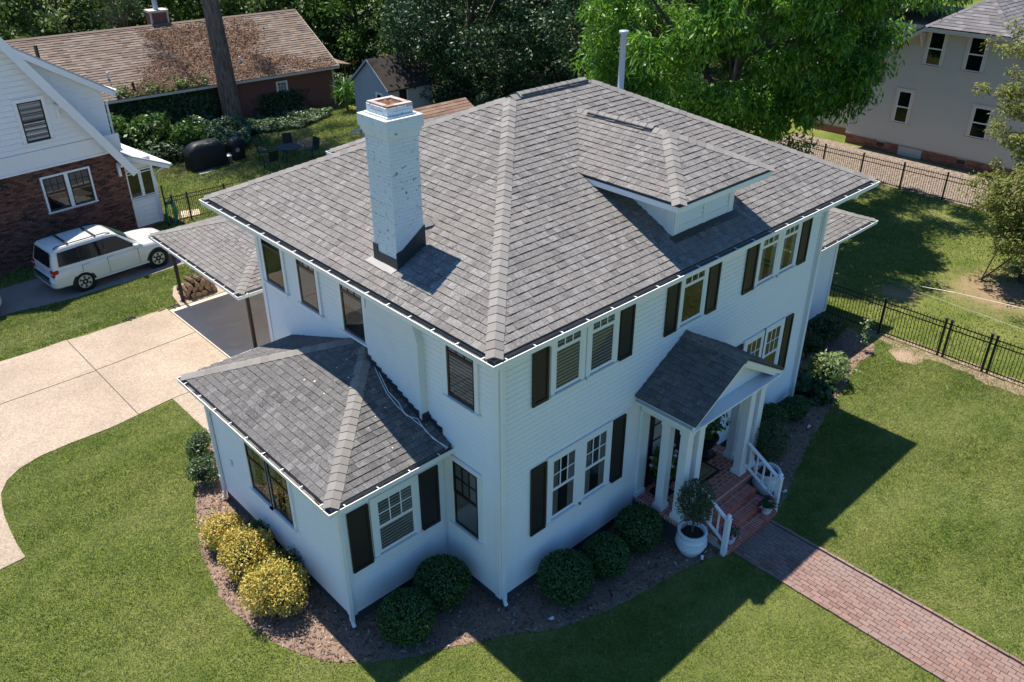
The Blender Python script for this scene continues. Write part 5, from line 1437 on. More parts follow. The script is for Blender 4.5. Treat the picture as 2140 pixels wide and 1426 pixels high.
            m.build('wheel_spokes', M['chrome'], ty, False)
    for x0 in (-1.45, -.5):
        m = MB(); m.box(x0 - .035, x0 + .035, -.63, .63, 1.745, 1.775); m.build('crossbar', M['plastic'], t)
    m = MB(); m.add([(-2.243, -.66, 1.10), (-2.243, .66, 1.10), (-2.115, .60, 1.575), (-2.115, -.60, 1.575)], [(0, 1, 2, 3)]); m.build('rear_window', M['car_glass2'], t)
    m = MB(); m.add([(.935, -.74, 1.09), (.935, .74, 1.09), (.235, .64, 1.625), (.235, -.64, 1.625)], [(0, 1, 2, 3)]); m.build('windscreen', M['windscreen'], t, loc=(.012, 0, .012))
    m = MB(); m.box(-2.375, -2.30, -.62, .62, .66, .745); bevel(m.build('bumper_step', M['plastic'], t), .02)
    m = MB(); m.box(-2.252, -2.225, -.26, .26, .80, .92); m.build('number_plate', M['lamp'], t)
    m = MB(); m.tube([(-2.25, -.05, 1.12), (-2.19, .3, 1.28)], .01, 5); m.build('rear_wiper', M['plastic'], t)
    return t
k = NT('dark_car_window'); M['car_glass2'] = k.base((.01, .011, .013), .06, .28)
k = NT('green_tinted_windscreen'); M['windscreen'] = k.base((.06, .13, .115), .05, .6)
suv = make_suv('white suv with roof rails parked beside the brick house', (.40, 21.72, .012), R(4.3))
copy_tree(suv, (-5.80, 21.35, .012), R(3), 'white car of which only a front corner shows at the left edge, behind the suv')

# ------------------------------------------------------------------ back yard furniture
def lump_cover(name, label, cat, loc, rz, secs, mat='cover'):
    t = thing(name, label, cat, loc, rz)
    n = 28; m = MB()
    for (rx, ry, z, sq) in secs:
        for i in range(n):
            a = 2 * math.pi * i / n; c_, s_ = math.cos(a), math.sin(a)
            e = 2 / sq; f = 1 + .025 * math.sin(a * 9 + z * 3) * (1 if z < .9 else .4)
            m.v.append((rx * f * math.copysign(abs(c_) ** e, c_), ry * f * math.copysign(abs(s_) ** e, s_), z))
    for j in range(len(secs) - 1):
        for i in range(n): a, b = j * n + i, j * n + (i + 1) % n; m.f.append((a, b, b + n, a + n)); m.m.append(0)
    m.f.append(tuple(range((len(secs) - 1) * n, len(secs) * n))); m.m.append(0)
    m.build('cover', M[mat], t, True); return t
t = lump_cover('covered_grill', 'large grill under a black fabric cover on the shaded lawn', 'grill', (8.55, 30.9, 0), .05, [(1.0, .44, .02, 5), (1.0, .44, .6, 5), (.98, .42, .95, 5), (.72, .36, 1.2, 4), (.6, .26, 1.27, 4), (.3, .1, 1.32, 3)])
m = MB(); m.box(-.25, .2, -.30, -.22, 1.12, 1.24); m.build('cover_patch', plain('grey_patch', (.12, .12, .13), .5), t, loc=(.1, -.08, 0))
t = lump_cover('covered_smoker', 'tall narrow barbecue under a black cover beside the metal bucket', 'grill', (10.25, 31.05, 0), .1, [(.37, .32, .02, 4), (.37, .32, .7, 4), (.33, .29, .98, 3), (.22, .18, 1.08, 3), (.1, .08, 1.1, 2)])
m = MB(); m.lathe([(0, 0), (.11, 0), (.11, .006), (0, .007)], 20, M=Matrix.Translation((-.12, -.325, .55)) @ Matrix.Rotation(R(90), 4, 'X')); m.build('badge', plain('pale_badge', (.4, .3, .29), .5), t)
t = thing('metal_bucket', 'small galvanised bucket between the two covered grills', 'bucket', (9.66, 30.75, 0))
m = MB(); m.lathe([(0, 0), (.13, 0), (.16, .33), (.17, .34), (.17, .36), (.1, .4), (0, .42)], 20); m.build('bucket', M['galv'], t, True)
m = MB(); m.tube([(-.16, 0, .33), (-.1, .02, .47), (.1, .02, .47), (.16, 0, .33)], .008, 5, cap=False); m.build('handle', M['galv'], t)
m = MB(); m.prism([(7.75, 29.95), (8.6, 30.05), (8.55, 30.35), (7.7, 30.25)], 0, .03); tag(m.build('stone_slab', plain('pale_stone', (.4, .39, .36), .9)), 'pale flat stone in the grass in front of the large covered grill', 'stone slab')
t = thing('patio_table', 'round black metal patio table among four dark chairs on the lawn', 'table', (12.05, 28.95, 0))
m = MB(); m.lathe([(0, .68), (.6, .68), (.62, .7), (.6, .715), (.3, .712), (0, .716)], 36); m.build('tabletop', M['mesh_black'], t)
for k_ in range(4):
    a = k_ * math.pi / 2 + .6; m = MB(); m.tube([(.35 * math.cos(a), .35 * math.sin(a), .69), (.3 * math.cos(a), .3 * math.sin(a), .3), (.48 * math.cos(a), .48 * math.sin(a), 0)], .016, 6); m.build('leg', M['mesh_black'], t)
def chair(label, x, y, rz):
    t = thing('patio_chair', label, 'chair', (x, y, 0), rz, 'patio chairs round the black table')
    m = MB(); m.box(-.25, .25, -.24, .24, .40, .425); m.build('seat', M['mesh_black'], t)
    m = MB(); m.solid([(-.25, .24, .44), (.25, .24, .44), (.25, .36, .95), (-.25, .36, .95)], (0, .02, 0)); m.build('backrest', M['mesh_black'], t)
    for s in (-1, 1):
        for yy in (-.22, .22):
            m = MB(); m.tube([(s * .25, yy, .42), (s * .27, yy * 1.15, 0)], .013, 6); m.build('leg', M['mesh_black'], t)
        m = MB(); m.tube([(s * .27, -.24, .42), (s * .28, -.2, .64), (s * .28, .3, .66)], .014, 6); m.build('armrest', M['mesh_black'], t)
chair('black mesh patio chair in front of the round table, its back to the camera', 10.75, 28.45, R(180))
chair('black patio chair tipped away at the side of the round table, nearest the smoker', 11.2, 30.0, R(60))
chair('black patio chair behind the round table', 12.75, 30.1, R(-10))
chair('black patio chair on the far side of the table, half behind the roof edge', 13.2, 28.7, R(-80))
m = MB(); m.tube([(12.05, 36.3, 0), (11.95, 36.35, .75)], .03, 6); tag(m.build('white_stake', M['pot']), 'thin white stake in the ivy left of the pine trunk', 'stake')

# ------------------------------------------------------------------ long brown house at the back
bh = thing('brown_house', 'long low brown red house with shingled roof strewn with pine needles', 'house', (19.6, 36.6, 0), R(-3.5))
m = MB(); m.box(-22, .35, .55, 9.4, 0, 2.35); FBH = (Vector((0, .55, 0)), X, -Y)
m.build('wall_core', M['red_paint'], bh)
m = MB(); lap_siding(m, FBH, [(-22, .1), (.35, .1), (.35, 2.3), (-22, 2.3)], expo=.2, butt=.02); m.build('siding', M['red_paint'], bh, kind='stuff')
m = MB(); m.box(.29, .40, .50, .53, 0, 2.35); m.build('corner_board', M['cream_trim'], bh)
rd = MB(); st = MB(); ez, rz_, ry = 2.36, 4.98, 5.0
roof_plane([(-22, 0, ez), (.55, 0, ez), (.55, ry, rz_), (-22, ry, rz_)], rd, stuff=st, expo=.2, wid=(.3, .4, .5), lift=1.5)
roof_plane([(.55, 2 * ry, ez), (-22, 2 * ry, ez), (-22, ry, rz_), (.55, ry, rz_)], rd, stuff=st, expo=.4, wid=(.6, .8))
br = rd.build('roof', M['deck'], bh); st.build('shingles', M['old_roof'], br, kind='stuff')
m = MB(); m.solid([(-22, ry - .13, rz_ - .03), (-22, ry, rz_ + .05), (.57, ry, rz_ + .05), (.57, ry - .13, rz_ - .03)], (0, 0, .015)); m.solid([(-22, ry, rz_ + .05), (-22, ry + .13, rz_ - .03), (.57, ry + .13, rz_ - .03), (.57, ry, rz_ + .05)], (0, 0, .015)); m.build('ridge_strip', M['old_roof'], br)
m = MB(); m.box(-22, .55, -.03, .0, ez - .14, ez - .01); m.solid([(.56, 0, ez - .14), (.56, ry, rz_ - .14), (.56, ry, rz_), (.56, 0, ez)], (.03, 0, 0)); m.build('fascia', M['cream_trim'], bh)
m = MB(); m.solid([(.35, .55, 2.3), (.35, 9.4, 2.3), (.35, ry, 4.75)], (.02, 0, 0)); m.build('gable_wall', M['red_paint'], bh)
window(bh, FBH, -3.35, -2.75, .62, 1.82, rail=.5, grid=(3, 3), cas=.06, blind=(.02, .98, 'slats'))
tq_ = (rz_ - ez) / ry
for u, v, h, mt_ in ((-12.3, 1.5, .35, 'pot'), (-11.4, .5, .4, 'black'), (-5.0, 1.4, .3, 'pot')):
    m = MB(); m.tube([(u, v, ez + v * tq_ - .05), (u, v, ez + v * tq_ + h)], .06, 8); m.build('vent_pipe', M[mt_], br)
# brown box chimney with trim and metal pipe
m = MB(); m.box(-8.35, -7.35, ry + .1, ry + .9, 4.3, 5.62); cbx = m.build('box_chimney', M['red_paint'], bh)
m = MB()
for x in (-8.36, -7.42):
    m.box(x, x + .09, ry + .09, ry + .17, 4.31, 5.6)
m.box(-8.4, -7.3, ry + .05, ry + .95, 5.62, 5.74); m.build('trim', M['cream_trim'], cbx)
m = MB(); m.tube([(-7.85, ry + .5, 5.7), (-7.85, ry + .5, 6.6)], .14, 12); m.build('pipe', M['flue_metal'], cbx)
# fallen needles lying on the slope
n = 15000
poly = np.array([(-9.3, 4.6), (-3.0, 4.6), (-2.6, 3.4), (-3.9, 2.2), (-2.0, 1.0), (.3, .45), (.3, .05), (-12.2, .05), (-10.6, 1.2), (-9.3, 2.5), (-9.0, 3.6)])
def in_poly(P, poly):
    x, y = P[:, 0], P[:, 1]; ins = np.zeros(len(P), bool); j = len(poly) - 1
    for i in range(len(poly)):
        xi, yi = poly[i]; xj, yj = poly[j]
        c_ = ((yi > y) != (yj > y)) & (x < (xj - xi) * (y - yi) / (yj - yi + 1e-12) + xi); ins ^= c_; j = i
    return ins
P = np.stack([rng.uniform(-12.5, .5, n * 3), rng.uniform(0, 4.8, n * 3)], 1)
P = P[in_poly(P + rng.normal(size=P.shape) * .28, poly)]
P = P[rng.random(len(P)) < .8 + .5 * np.sin(P[:, 0] * 2.1 + np.sin(P[:, 1] * 3)) * np.sin(P[:, 1] * 2.7 + P[:, 0])][:n]
nr = np.array([0, -tq_, 1.0]); nr /= np.linalg.norm(nr)
pos = np.stack([P[:, 0], P[:, 1], ez + P[:, 1] * tq_ + .03 + rng.random(len(P)) * .05], 1)
M['needle'] = pieces('fallen_pine_needles', [(0, (.13, .075, .05)), (.5, (.27, .165, .11)), (1, (.4, .27, .19))], .95, 30, .2)
quads_obj('fallen_needles', leaves(pos, np.tile(nr, (len(P), 1)), .26, .035, jitter=.5), M['needle'], br, kind='stuff')
# small porch post at the right end
for x, y in ((1.4, .9), (1.4, 3.2)):
    m = MB(); m.box(x - .06, x + .06, y - .06, y + .06, 0, 2.2); m.build('porch_post', M['red_paint'], bh)
m = MB(); m.solid([(.58, .6, 2.35), (1.7, .6, 2.15), (1.7, 4.2, 2.15), (.58, 4.2, 2.35)], (0, 0, .07)); m.build('porch_roof', M['old_roof'], bh)

# ------------------------------------------------------------------ shed and tan roofed garage
sh = thing('garden_shed', 'blue grey garden shed with dark gabled roof below the big dark tree', 'shed', (18.9, 29.85, 0))
m = MB(); m.solid([(0, 0, 0), (0, 3.3, 0), (0, 3.3, 2.3), (0, 1.65, 3.55), (0, 0, 2.3)], (3.1, 0, 0)); m.build('wall', M['shed_siding'], sh)
m = MB()
for y in np.arange(.2, 3.3, .3): m.box(-.012, -.001, y, y + .03, 0, 2.3 + min(y, 3.3 - y) * .72)
m.build('batten', M['shed_siding'], sh, kind='stuff')
m = MB(); m.solid([(-.15, -.22, 2.16), (3.25, -.22, 2.16), (3.25, 1.65, 3.60), (-.15, 1.65, 3.60)], (0, 0, .07)); m.solid([(-.15, 1.65, 3.60), (3.25, 1.65, 3.60), (3.25, 3.52, 2.16), (-.15, 3.52, 2.16)], (0, 0, .07)); m.build('roof', plain('mossy_dark_roof', (.04, .033, .028), .95, var=.5, scale=4, bump=.4), sh)
m = MB(); m.solid([(-.17, -.23, 2.1), (-.17, 1.65, 3.55), (-.17, 1.65, 3.68), (-.17, -.23, 2.23)], (.025, 0, 0)); m.solid([(-.17, 1.65, 3.55), (-.17, 3.53, 2.1), (-.17, 3.53, 2.23), (-.17, 1.65, 3.68)], (.025, 0, 0)); m.build('rake_board', M['shed_siding'], sh)
FS1 = (Vector((0, 0, 0)), Y, -X); FS2 = (Vector((0, 0, 0)), X, -Y)
window(sh, FS1, .55, 1.05, 1.2, 1.9, rail=.5, grid=(1, 1), cas=.08, name='window')
m = MB(); m.fb(FS2, .75, 1.25, .9, 2.1, .001, .03); m.build('door', M['black'], sh)
m = MB(); m.fb(FS2, 1.25, 1.33, .9, 2.1, .001, .04); m.build('door_trim', M['pot'], sh)

ga = thing('garage', 'low garage behind the chimney, its tan shingled roof and white gable corner just showing', 'garage', (13.6, 20.6, 0))
GW, GD, GE, GR = 4.5, 4.15, 2.15, 3.2
m = MB(); m.solid([(0, 0, 0), (0, GD, 0), (0, GD, GE), (0, GD / 2, GR - .05), (0, 0, GE)], (GW, 0, 0)); m.build('wall', M['shed_siding'], ga)
rd = MB(); st = MB(); roof_plane([(-.3, -.25, GE - .08), (GW + .3, -.25, GE - .08), (GW + .3, GD / 2, GR), (-.3, GD / 2, GR)], rd, stuff=st, expo=.2, wid=(.3, .4)); roof_plane([(GW + .3, GD + .25, GE - .08), (-.3, GD + .25, GE - .08), (-.3, GD / 2, GR), (GW + .3, GD / 2, GR)], rd, stuff=st, expo=.3, wid=(.5,))
gr_ = rd.build('roof', M['deck'], ga); st.build('shingles', M['garage_roof'], gr_, kind='stuff')
m = MB()
for s_ in (-1, 1):
    a = Vector((-.32, GD / 2 + s_ * (GD / 2 + .25), GE - .1)); b_ = Vector((-.32, GD / 2, GR - .02)); m.solid([a, b_, b_ - Vector((0, 0, .16)), a - Vector((0, 0, .16))], (.03, 0, 0))
m.build('rake_board', M['shed_siding'], ga)

# ------------------------------------------------------------------ grey green house on the right
gh = thing('grey_house', 'grey green boarded house with clipped gable and low brick foundation', 'house', (35.3, 6.3, 0))
FG = (Vector((0, 0, 0)), Y, -X)
GL = 5.6
wl = [(-5.1, .55), (-5.1, 4.2), (-2.0, 6.2), (2.0, 6.2), (5.1, 4.2), (5.1, .55)]
m = MB(); m.solid([(0, a, b) for a, b in wl], (10, 0, 0)); m.box(1.25, 12, 5.0, 8.45, .38, 3.4)
m.build('wall_core', M['grey_siding'], gh)
m = MB(); lap_siding(m, FG, wl, expo=.17, butt=.016); m.build('siding', M['grey_siding'], gh, kind='stuff')
m = MB(); m.box(.02, 10, -5.05, 5.05, -.05, .545); fo = m.build('foundation', M['mortar'], gh)
m = MB(); m.box(1.2, 9, 5.06, 8.5, -.05, .375); m.build('foundation', M['found_brick'], gh)
CAM = CAM_KEEP - Vector((35.3, 6.3, 0))
bricks_on(fo, (Vector((.018, 0, 0)), Y, -X), -5.05, 5.05, -.03, .52, M['found_brick'], 0, proud=.012, holes=((.95, 2.18, -.1, .46), (2.9, 3.35, .2, .42), (-1.2, -.75, .2, .42)))
CAM = CAM_KEEP
m = MB(); m.fb(FG, .97, 2.16, -.02, .45, .0, .02); m.build('crawl_panel', M['light_roof'], gh)
for u in (2.92, -1.18):
    m = MB(); m.fb(FG, u, u + .42, .2, .42, -.015, -.012); m.build('vent', M['black'], gh)
m = MB(); m.fb(FG, -5.1, 5.1, .53, .56, .0, .03); m.build('water_table', M['grey_siding'], gh)
for a, b, c_, d_ in ((2.07, 2.72, 1.60, 3.14), (1.12, 1.82, 4.54, 6.06), (-.78, -.05, 4.54, 6.06), (-1.75, -1.0, 1.60, 3.0)):
    window(gh, FG, a, b, c_, d_, fm='pot', cm='cream_trim', rail=.5, grid=(1, 1), cas=.14, sash=.04)
rs = .645; zr2 = 4.2 + 5.1 * rs
ovr = .45
rd = MB(); st = MB()
ze2 = 4.2 - ovr * rs; zc = 6.2 + .12; yc = (zr2 + .12 - zc) / rs
rp = (-.5 + yc, 0, zr2 + .12)
roof_plane([(12, 5.1 + ovr, ze2 + .12), (-.5, 5.1 + ovr, ze2 + .12), (-.5, yc, zc), rp, (12, 0, zr2 + .12)], rd, stuff=st, expo=.2, wid=(.3, .4))
roof_plane([(-.5, -5.1 - ovr, ze2 + .12), (12, -5.1 - ovr, ze2 + .12), (12, 0, zr2 + .12), rp, (-.5, -yc, zc)], rd, stuff=st, expo=.2, wid=(.3, .4))
roof_plane([(-.5, yc, zc), (-.5, -yc, zc), rp], rd, stuff=st, expo=.2, wid=(.3, .4))
gr2 = rd.build('roof', M['deck'], gh); st.build('shingles', M['grey_roof'], gr2, kind='stuff')
ridge_caps((-.5, yc, zc), rp, (0, rs, 1), (-rs, 0, 1), gr2, step=.3, mat='grey_roof'); ridge_caps((-.5, -yc, zc), rp, (0, -rs, 1), (-rs, 0, 1), gr2, step=.3, mat='grey_roof')
m = MB()
for s in (-1, 1):
    a, b = Vector((-.5, s * (5.1 + ovr), ze2 + .06)), Vector((-.5, s * yc, zc - .06)); m.solid([a, b, b - Vector((0, 0, .2)), a - Vector((0, 0, .2))], (.04, 0, 0))
    m.solid([a + Vector((.04, 0, -.06)), b + Vector((.04, 0, -.06)), b + Vector((.49, 0, -.06)), a + Vector((.49, 0, -.06))], (0, 0, .03))
m.box(-.52, -.47, -yc, yc, zc - .22, zc - .05); m.box(-.46, 0, -yc, yc, zc - .1, zc - .07)
m.build('rake_board', M['cream_trim'], gh)
for u in (4.7, 2.15, -2.15):
    z = 4.2 + (5.1 - abs(u)) * rs
    m = MB(); m.box(-.42, 0, u - .05, u + .05, z - .22, z - .12); m.box(-.1, 0, u - .05, u + .05, z - .75, z - .22); m.tube([(-.4, u, z - .2), (-.06, u, z - .7)], .045, 6); m.build('bracket', M['cream_trim'], gh)
# long dormer and wing further back
m = MB(); FW = (Vector((1.8, 0, 0)), Y, -X); m.box(1.82, 9, 2.6, 7.6, .38, 6.0); lap_siding(m, FW, [(2.6, 3.6), (7.6, 3.6), (7.6, 6.0), (2.6, 6.0)], expo=.17, butt=.016); lap_siding(m, FW, [(5.2, .4), (7.6, .4), (7.6, 3.6), (5.2, 3.6)], expo=.17, butt=.016); m.build('dormer_wall', M['grey_siding'], gh)
rd = MB(); st = MB(); roof_plane([(10, 8.0, 6.05), (1.3, 8.0, 6.05), (1.3, 0.3, 7.6), (10, .3, 7.6)], rd, stuff=st, expo=.2, wid=(.3, .4)); d_ = rd.build('dormer_roof', M['deck'], gh); st.build('shingles', M['grey_roof'], d_, kind='stuff')
m = MB(); m.solid([(1.28, 8.0, 5.9), (1.28, 2.2, 7.05), (1.28, 2.2, 7.22), (1.28, 8.0, 6.06)], (-.03, 0, 0)); m.build('fascia', M['cream_trim'], gh)

# ------------------------------------------------------------------ trees
def clump_cloud(cen, rad, K, L, Wd, droop=0.0, jitter=.8, up=.5):
    """leaves gathered in clumps round the centres; outer and upper sides denser"""
    n = len(cen)
    d = unit(rng.normal(size=(n, K, 3))); r = rng.random((n, K, 1)) ** .45
    p = cen[:, None, :] + d * r * rad[:, None, None] * np.array([1, 1, .75])
    p = p.reshape(-1, 3); nd_ = d.reshape(-1, 3)
    ax = nd_ * .7 + np.array([0, 0, -droop])
    return leaves(p, nd_ * .6 + np.array([0, 0, up]), L, Wd, axis=ax, jitter=jitter)

def crown_centres(c, r, M_, seed, lo=.55, amp=.3, cut=None):
    d = unit(rng.normal(size=(M_, 3))); rad = (lo + (1 - lo) * rng.random(M_) ** .7) * lump(d, seed, amp, 9)
    p = np.array(c) + d * rad[:, None] * np.array(r)
    return p[p[:, 2] > .4]

def tree(name, label, base, c, r, leafm, clumps=140, K=110, L=.22, Wd=.1, trunk=.22, droop=.3, seed=1, group=None, cr=.9, lo=.5, amp=.3, extra=None, cat='tree', barkm='bark', limbs=9):
    t = thing(name, label, cat, (base[0], base[1], 0), 0, group)
    B = np.array([base[0], base[1], 0.0])
    cen = crown_centres(np.array(c) - B, r, clumps, seed, lo, amp)
    if extra is not None: cen = np.concatenate([cen, np.array(extra) - B])
    rad = cr * rng.uniform(.6, 1.25, len(cen))
    quads_obj('crown', clump_cloud(cen, rad, K, L, Wd, droop), leafm, t)
    m = MB(); top = Vector(np.array(c) - B)
    mid = top * .45 + Vector((random.uniform(-.3, .3), random.uniform(-.3, .3), 0))
    m.tube([(0, 0, -.1), (trunk * .1, 0, .5), mid, top + Vector((0, 0, r[2] * .3))], [trunk * 1.35, trunk, trunk * .75, trunk * .25], 10)
    idx = rng.choice(len(cen), min(limbs, len(cen)), replace=False)
    for i in idx:
        e = Vector(cen[i]); s_ = mid.lerp(top, random.uniform(0, .8)); q = s_.lerp(e, .5) + Vector((0, 0, -.15))
        m.tube([s_, q, e], [trunk * .4, trunk * .25, .02], 6)
    m.build('trunk', M[barkm], t, True)
    return t
M['bright_leaf'] = leafmat('sunny_green_leaf', [(0, (.016, .065, .01)), (.45, (.038, .14, .018)), (.8, (.095, .26, .026)), (1, (.24, .4, .035))], .36, .4)
ex = [(24.5 + i * .55, 7.6 - i * .42, 8.6 + .2 * math.sin(i * 2)) for i in range(8)] + [(rng.uniform(24, 30.5), rng.uniform(6.8, 11.5), rng.uniform(9.9, 12.5)) for i in range(48)]  # second group hangs above the view, added to shade the right yard
tree('shade_tree', 'big bright green shade tree with drooping leaflets close behind the house', (22.2, 10.3), (22.0, 9.9, 7.8), (5.2, 5.3, 4.9), M['bright_leaf'], 430, 300, .26, .075, .3, 1.1, 5, None, .78, .62, .3, ex)
tree('magnolia_tree', 'big dark glossy leaved tree overhanging the garden shed', (25.0, 30.6), (24.9, 29.9, 5.0), (5.0, 4.4, 4.8), M['dark_leaf'], 260, 150, .22, .10, .28, .5, 8, None, .95, .5, .22, [(21.2, 29.6, 4.0), (21.9, 29.1, 3.6), (20.9, 30.6, 4.5), (22.4, 28.7, 3.2), (21.6, 30.0, 4.7), (22.9, 28.9, 2.6)])
tree('magnolia_tree', 'dark glossy leaved tree between the overhanging shed tree and the bright shade tree', (29.5, 25.8), (29.4, 25.3, 4.6), (5.0, 4.8, 5.0), M['dark_leaf'], 220, 150, .22, .10, .25, .5, 12, None, .95, .5, .25)
# cedar: flat reaching sprays on long boughs
t = thing('cedar_tree', 'feathery yellow green cedar tree at the right edge over bare soil', 'tree', (24.1, -1.7, 0))
cen = []; m = MB()
m.tube([(0, 0, -.1), (.02, 0, 1), (0, .05, 5), (0, 0, 11.5)], [.36, .27, .2, .04], 12)
for i in range(92):
    z = .9 + 10.6 * (i / 92) ** 1.05; a = i * 2.4 + rng.normal() * .3; ln = (2.95 * (1 - ((z - 3.2) / 10.5) ** 2) if z > 3.2 else 2.75 - (3.2 - z) * .4) * rng.uniform(.7, 1.12)
    e = np.array([math.cos(a) * ln, math.sin(a) * ln, z + .35 + rng.normal() * .2])
    m.tube([(0, 0, z - .2), tuple(e * np.array([.5, .5, 1]) + np.array([0, 0, -.1])), tuple(e)], [.05, .03, .01], 5)
    for s_ in np.linspace(.3, 1.0, 7):
        for _ in range(2): cen.append(np.array([e[0] * s_, e[1] * s_, z + (e[2] - z) * s_]) + rng.normal(size=3) * .26 * np.array([1, 1, .6]))
cen = np.array(cen)
quads_obj('crown', clump_cloud(cen, rng.uniform(.22, .5, len(cen)), 85, .14, .045, .35, .7, .7), M['cedar_leaf'], t)
m.build('trunk', M['bark'], t, True)
# things under the cedar
m = MB(); m.tube([(23.0, -.5, 0), (23.5, -.9, 2.6)], .02, 6); m.tube([(23.0, -.5, .02), (23.6, -1.1, .9)], .03, 6); tag(m.build('leaning_pole', plain('dark_red_pole', (.16, .04, .035), .6)), 'thin dark red poles leaning against the cedar trunk', 'pole')
# pine: bare trunk, crown high above
t = thing('pine_tree', 'tall pine with bare brown trunk rising in front of the brown house', 'tree', (12.95, 36.7, 0))
m = MB(); m.tube([(0, 0, -.1), (0, 0, .4), (-.05, 0, 3), (-.25, -.02, 8), (-.3, 0, 14), (-.3, 0, 24)], [.66, .54, .50, .42, .34, .1], 16)
cen = []
for i in range(80):
    z = 10.8 + i * .15; a = i * 2.4; ln = rng.uniform(2.5, 7.6) * (1 - (z - 10.8) / 26)
    e = Vector((math.cos(a) * ln, math.sin(a) * ln, z + .5)); m.tube([(-.3, 0, z - .4), e], [.08, .02], 5)
    for s_ in (.35, .55, .75, .9, 1.0): cen.append(np.array(Vector((-.3, 0, z - .4)).lerp(e, s_)) + rng.normal(size=3) * .25)
m.build('trunk', M['pine_bark'], t, True)
quads_obj('crown', clump_cloud(np.array(cen), np.full(len(cen), .75), 75, .36, .045, .0, .9, .3), M['pine_leaf'], t)
t = tree('pine_sapling', 'soft grey green pine bough reaching past the box chimney', (11.5, 47.5), (11.4, 46.6, 5.6), (1.6, 1.5, 1.4), M['pine_leaf'], 26, 130, .35, .03, .12, .0, 3, None, .6)

BGT = 'trees in the wood behind the brown house'
bg = [
 ((4.0, 51.5), (4.0, 51.5, 4.2), (4.5, 4, 4.2), 'dark woodland tree at the far left behind the white gable'),
 ((9.5, 53.0), (9.5, 53, 4.6), (4.5, 4, 4.6), 'woodland tree left of the brown box chimney, beyond the brown roof'),
 ((15.5, 50.5), (15.5, 50.5, 4.6), (4.2, 4, 4.4), 'sunlit woodland tree between box chimney and pine trunk'),
 ((21.5, 48.5), (21.5, 48.5, 4.4), (4.4, 4, 4.2), 'woodland tree right of the pine trunk, behind the brown roof ridge'),
 ((26.8, 44.5), (26.8, 44.5, 4.4), (4.4, 4, 4.4), 'woodland tree just past the right end of the brown roof'),
 ((32.5, 41.5), (32.5, 41.5, 5.2), (5, 4.5, 5), 'woodland tree behind and left of the overhanging shed tree'),
 ((38.5, 35.5), (38.5, 35.5, 5.5), (5, 5, 5.2), 'woodland tree standing right behind the overhanging shed tree'),
 ((42.5, 28.0), (42.5, 28, 5.5), (5, 5, 5.2), 'woodland tree behind the dark middle tree'),
 ((46.0, 21.5), (46, 21.5, 5.5), (5, 4.5, 5.2), 'woodland tree beyond the grey dormer roof'),
 ((1.5, 60), (1.5, 60, 5), (6, 5, 5), 'distant tree at the top left corner'),
 ((12, 64), (12, 64, 5), (6, 5, 5), 'distant tree above the box chimney pipe'),
 ((23, 60), (23, 60, 5), (6, 5, 5), 'distant tree above the pine trunk'),
 ((33, 54), (33, 54, 5.5), (6, 5.5, 5.5), 'distant tree above the right end of the brown roof'),
 ((44, 45), (44, 45, 6), (7, 6, 6), 'distant tree at the top centre'),
 ((54, 33), (54, 33, 6), (7, 6, 6), 'distant tree above the bright shade tree'),
]
for i, (b_, c_, r_, lab) in enumerate(bg):
    far = i >= 9
    tree('woodland_tree', lab, b_, c_, r_, M['green_leaf'] if i in (2, 4, 8) else M['wood_leaf'], 120 if not far else 90, 95, .34 if not far else .45, .17 if not far else .24, .2, .2, 20 + i, BGT, 1.0 if not far else 1.3, .35, .35)
UB = 'dark bushes under the big trees'
for lab, c_, r_ in (('dark bush at the right corner of the garden shed', (22.8, 28.6, 1.1), 1.3), ('dark bush in the deep shade left of the bright shade tree', (25.2, 25.0, 1.2), 1.6), ('dark bush behind the long house ridge under the dark trees', (22.4, 25.6, 1.0), 1.4), ('dark bush beyond the flue pipe under the dark trees', (27.5, 21.5, 1.3), 1.7)):
    ball_shrub('understory_bush', lab, c_, r_, M['dark_leaf'], 2600, .22, .1, UB, 1.0, .3, 'bush', True, .6, (.6, 1.05), lobes=7)
# small palm-like plant by the shed
t = thing('yucca_plant', 'spiky bright green plant left of the shed', 'plant', (19.6, 35.2, 0))
n = 260; d = unit(rng.normal(size=(n, 3)) + [0, 0, .7]); quads_obj('fronds', leaves(d * rng.uniform(.3, .9, (n, 1)) + [0, 0, 1.0], rng.normal(size=(n, 3)), .75, .05, axis=d * 4, jitter=.3), M['bright_leaf'], t)
m = MB(); m.tube([(0, 0, 0), (0, 0, 1.1)], .07, 7); m.build('stem', M['bark'], t)

# ivy and undergrowth
def mass(name, label, polyg, n, z0, z1, L, Wd, mat, hfun=None):
    lo = polyg.min(0); hi = polyg.max(0); P = rng.uniform(lo, hi, (n * 3, 2)); P = P[in_poly(P, polyg)][:n]
    hm = 1 + .5 * np.sin(P[:, 0] * 1.9 + 1) * np.sin(P[:, 1] * 2.3) + .25 * np.sin(P[:, 0] * 4.7 + P[:, 1] * 3)
    z = z0 + (z1 - z0) * rng.random(len(P)) ** .6 * np.clip(hm, .25, 1.6)
    pos = np.stack([P[:, 0], P[:, 1], z], 1)
    o = quads_obj(name, leaves(pos, np.tile([0, -.3, 1.0], (len(P), 1)), L, Wd, jitter=.55), mat)
    o['kind'] = 'stuff'; o['label'] = label; o['category'] = 'ivy'; return o
mass('ground_ivy', 'sunlit ground ivy spreading right of the pine trunk', np.array([(12.6, 34.4), (15.5, 33.6), (18.4, 34.9), (18.6, 36.3), (13.3, 36.9)]), 9000, .03, .3, .15, .11, M['ivy_leaf'])
mass('ground_ivy', 'tall ivy and weeds between the gabled house and the pine', np.array([(3.8, 33), (8, 32.4), (11.5, 32.2), (12.9, 34.5), (12.4, 36.8), (3.0, 38.0)]), 16000, .05, .75, .2, .13, M['ivy_leaf'])
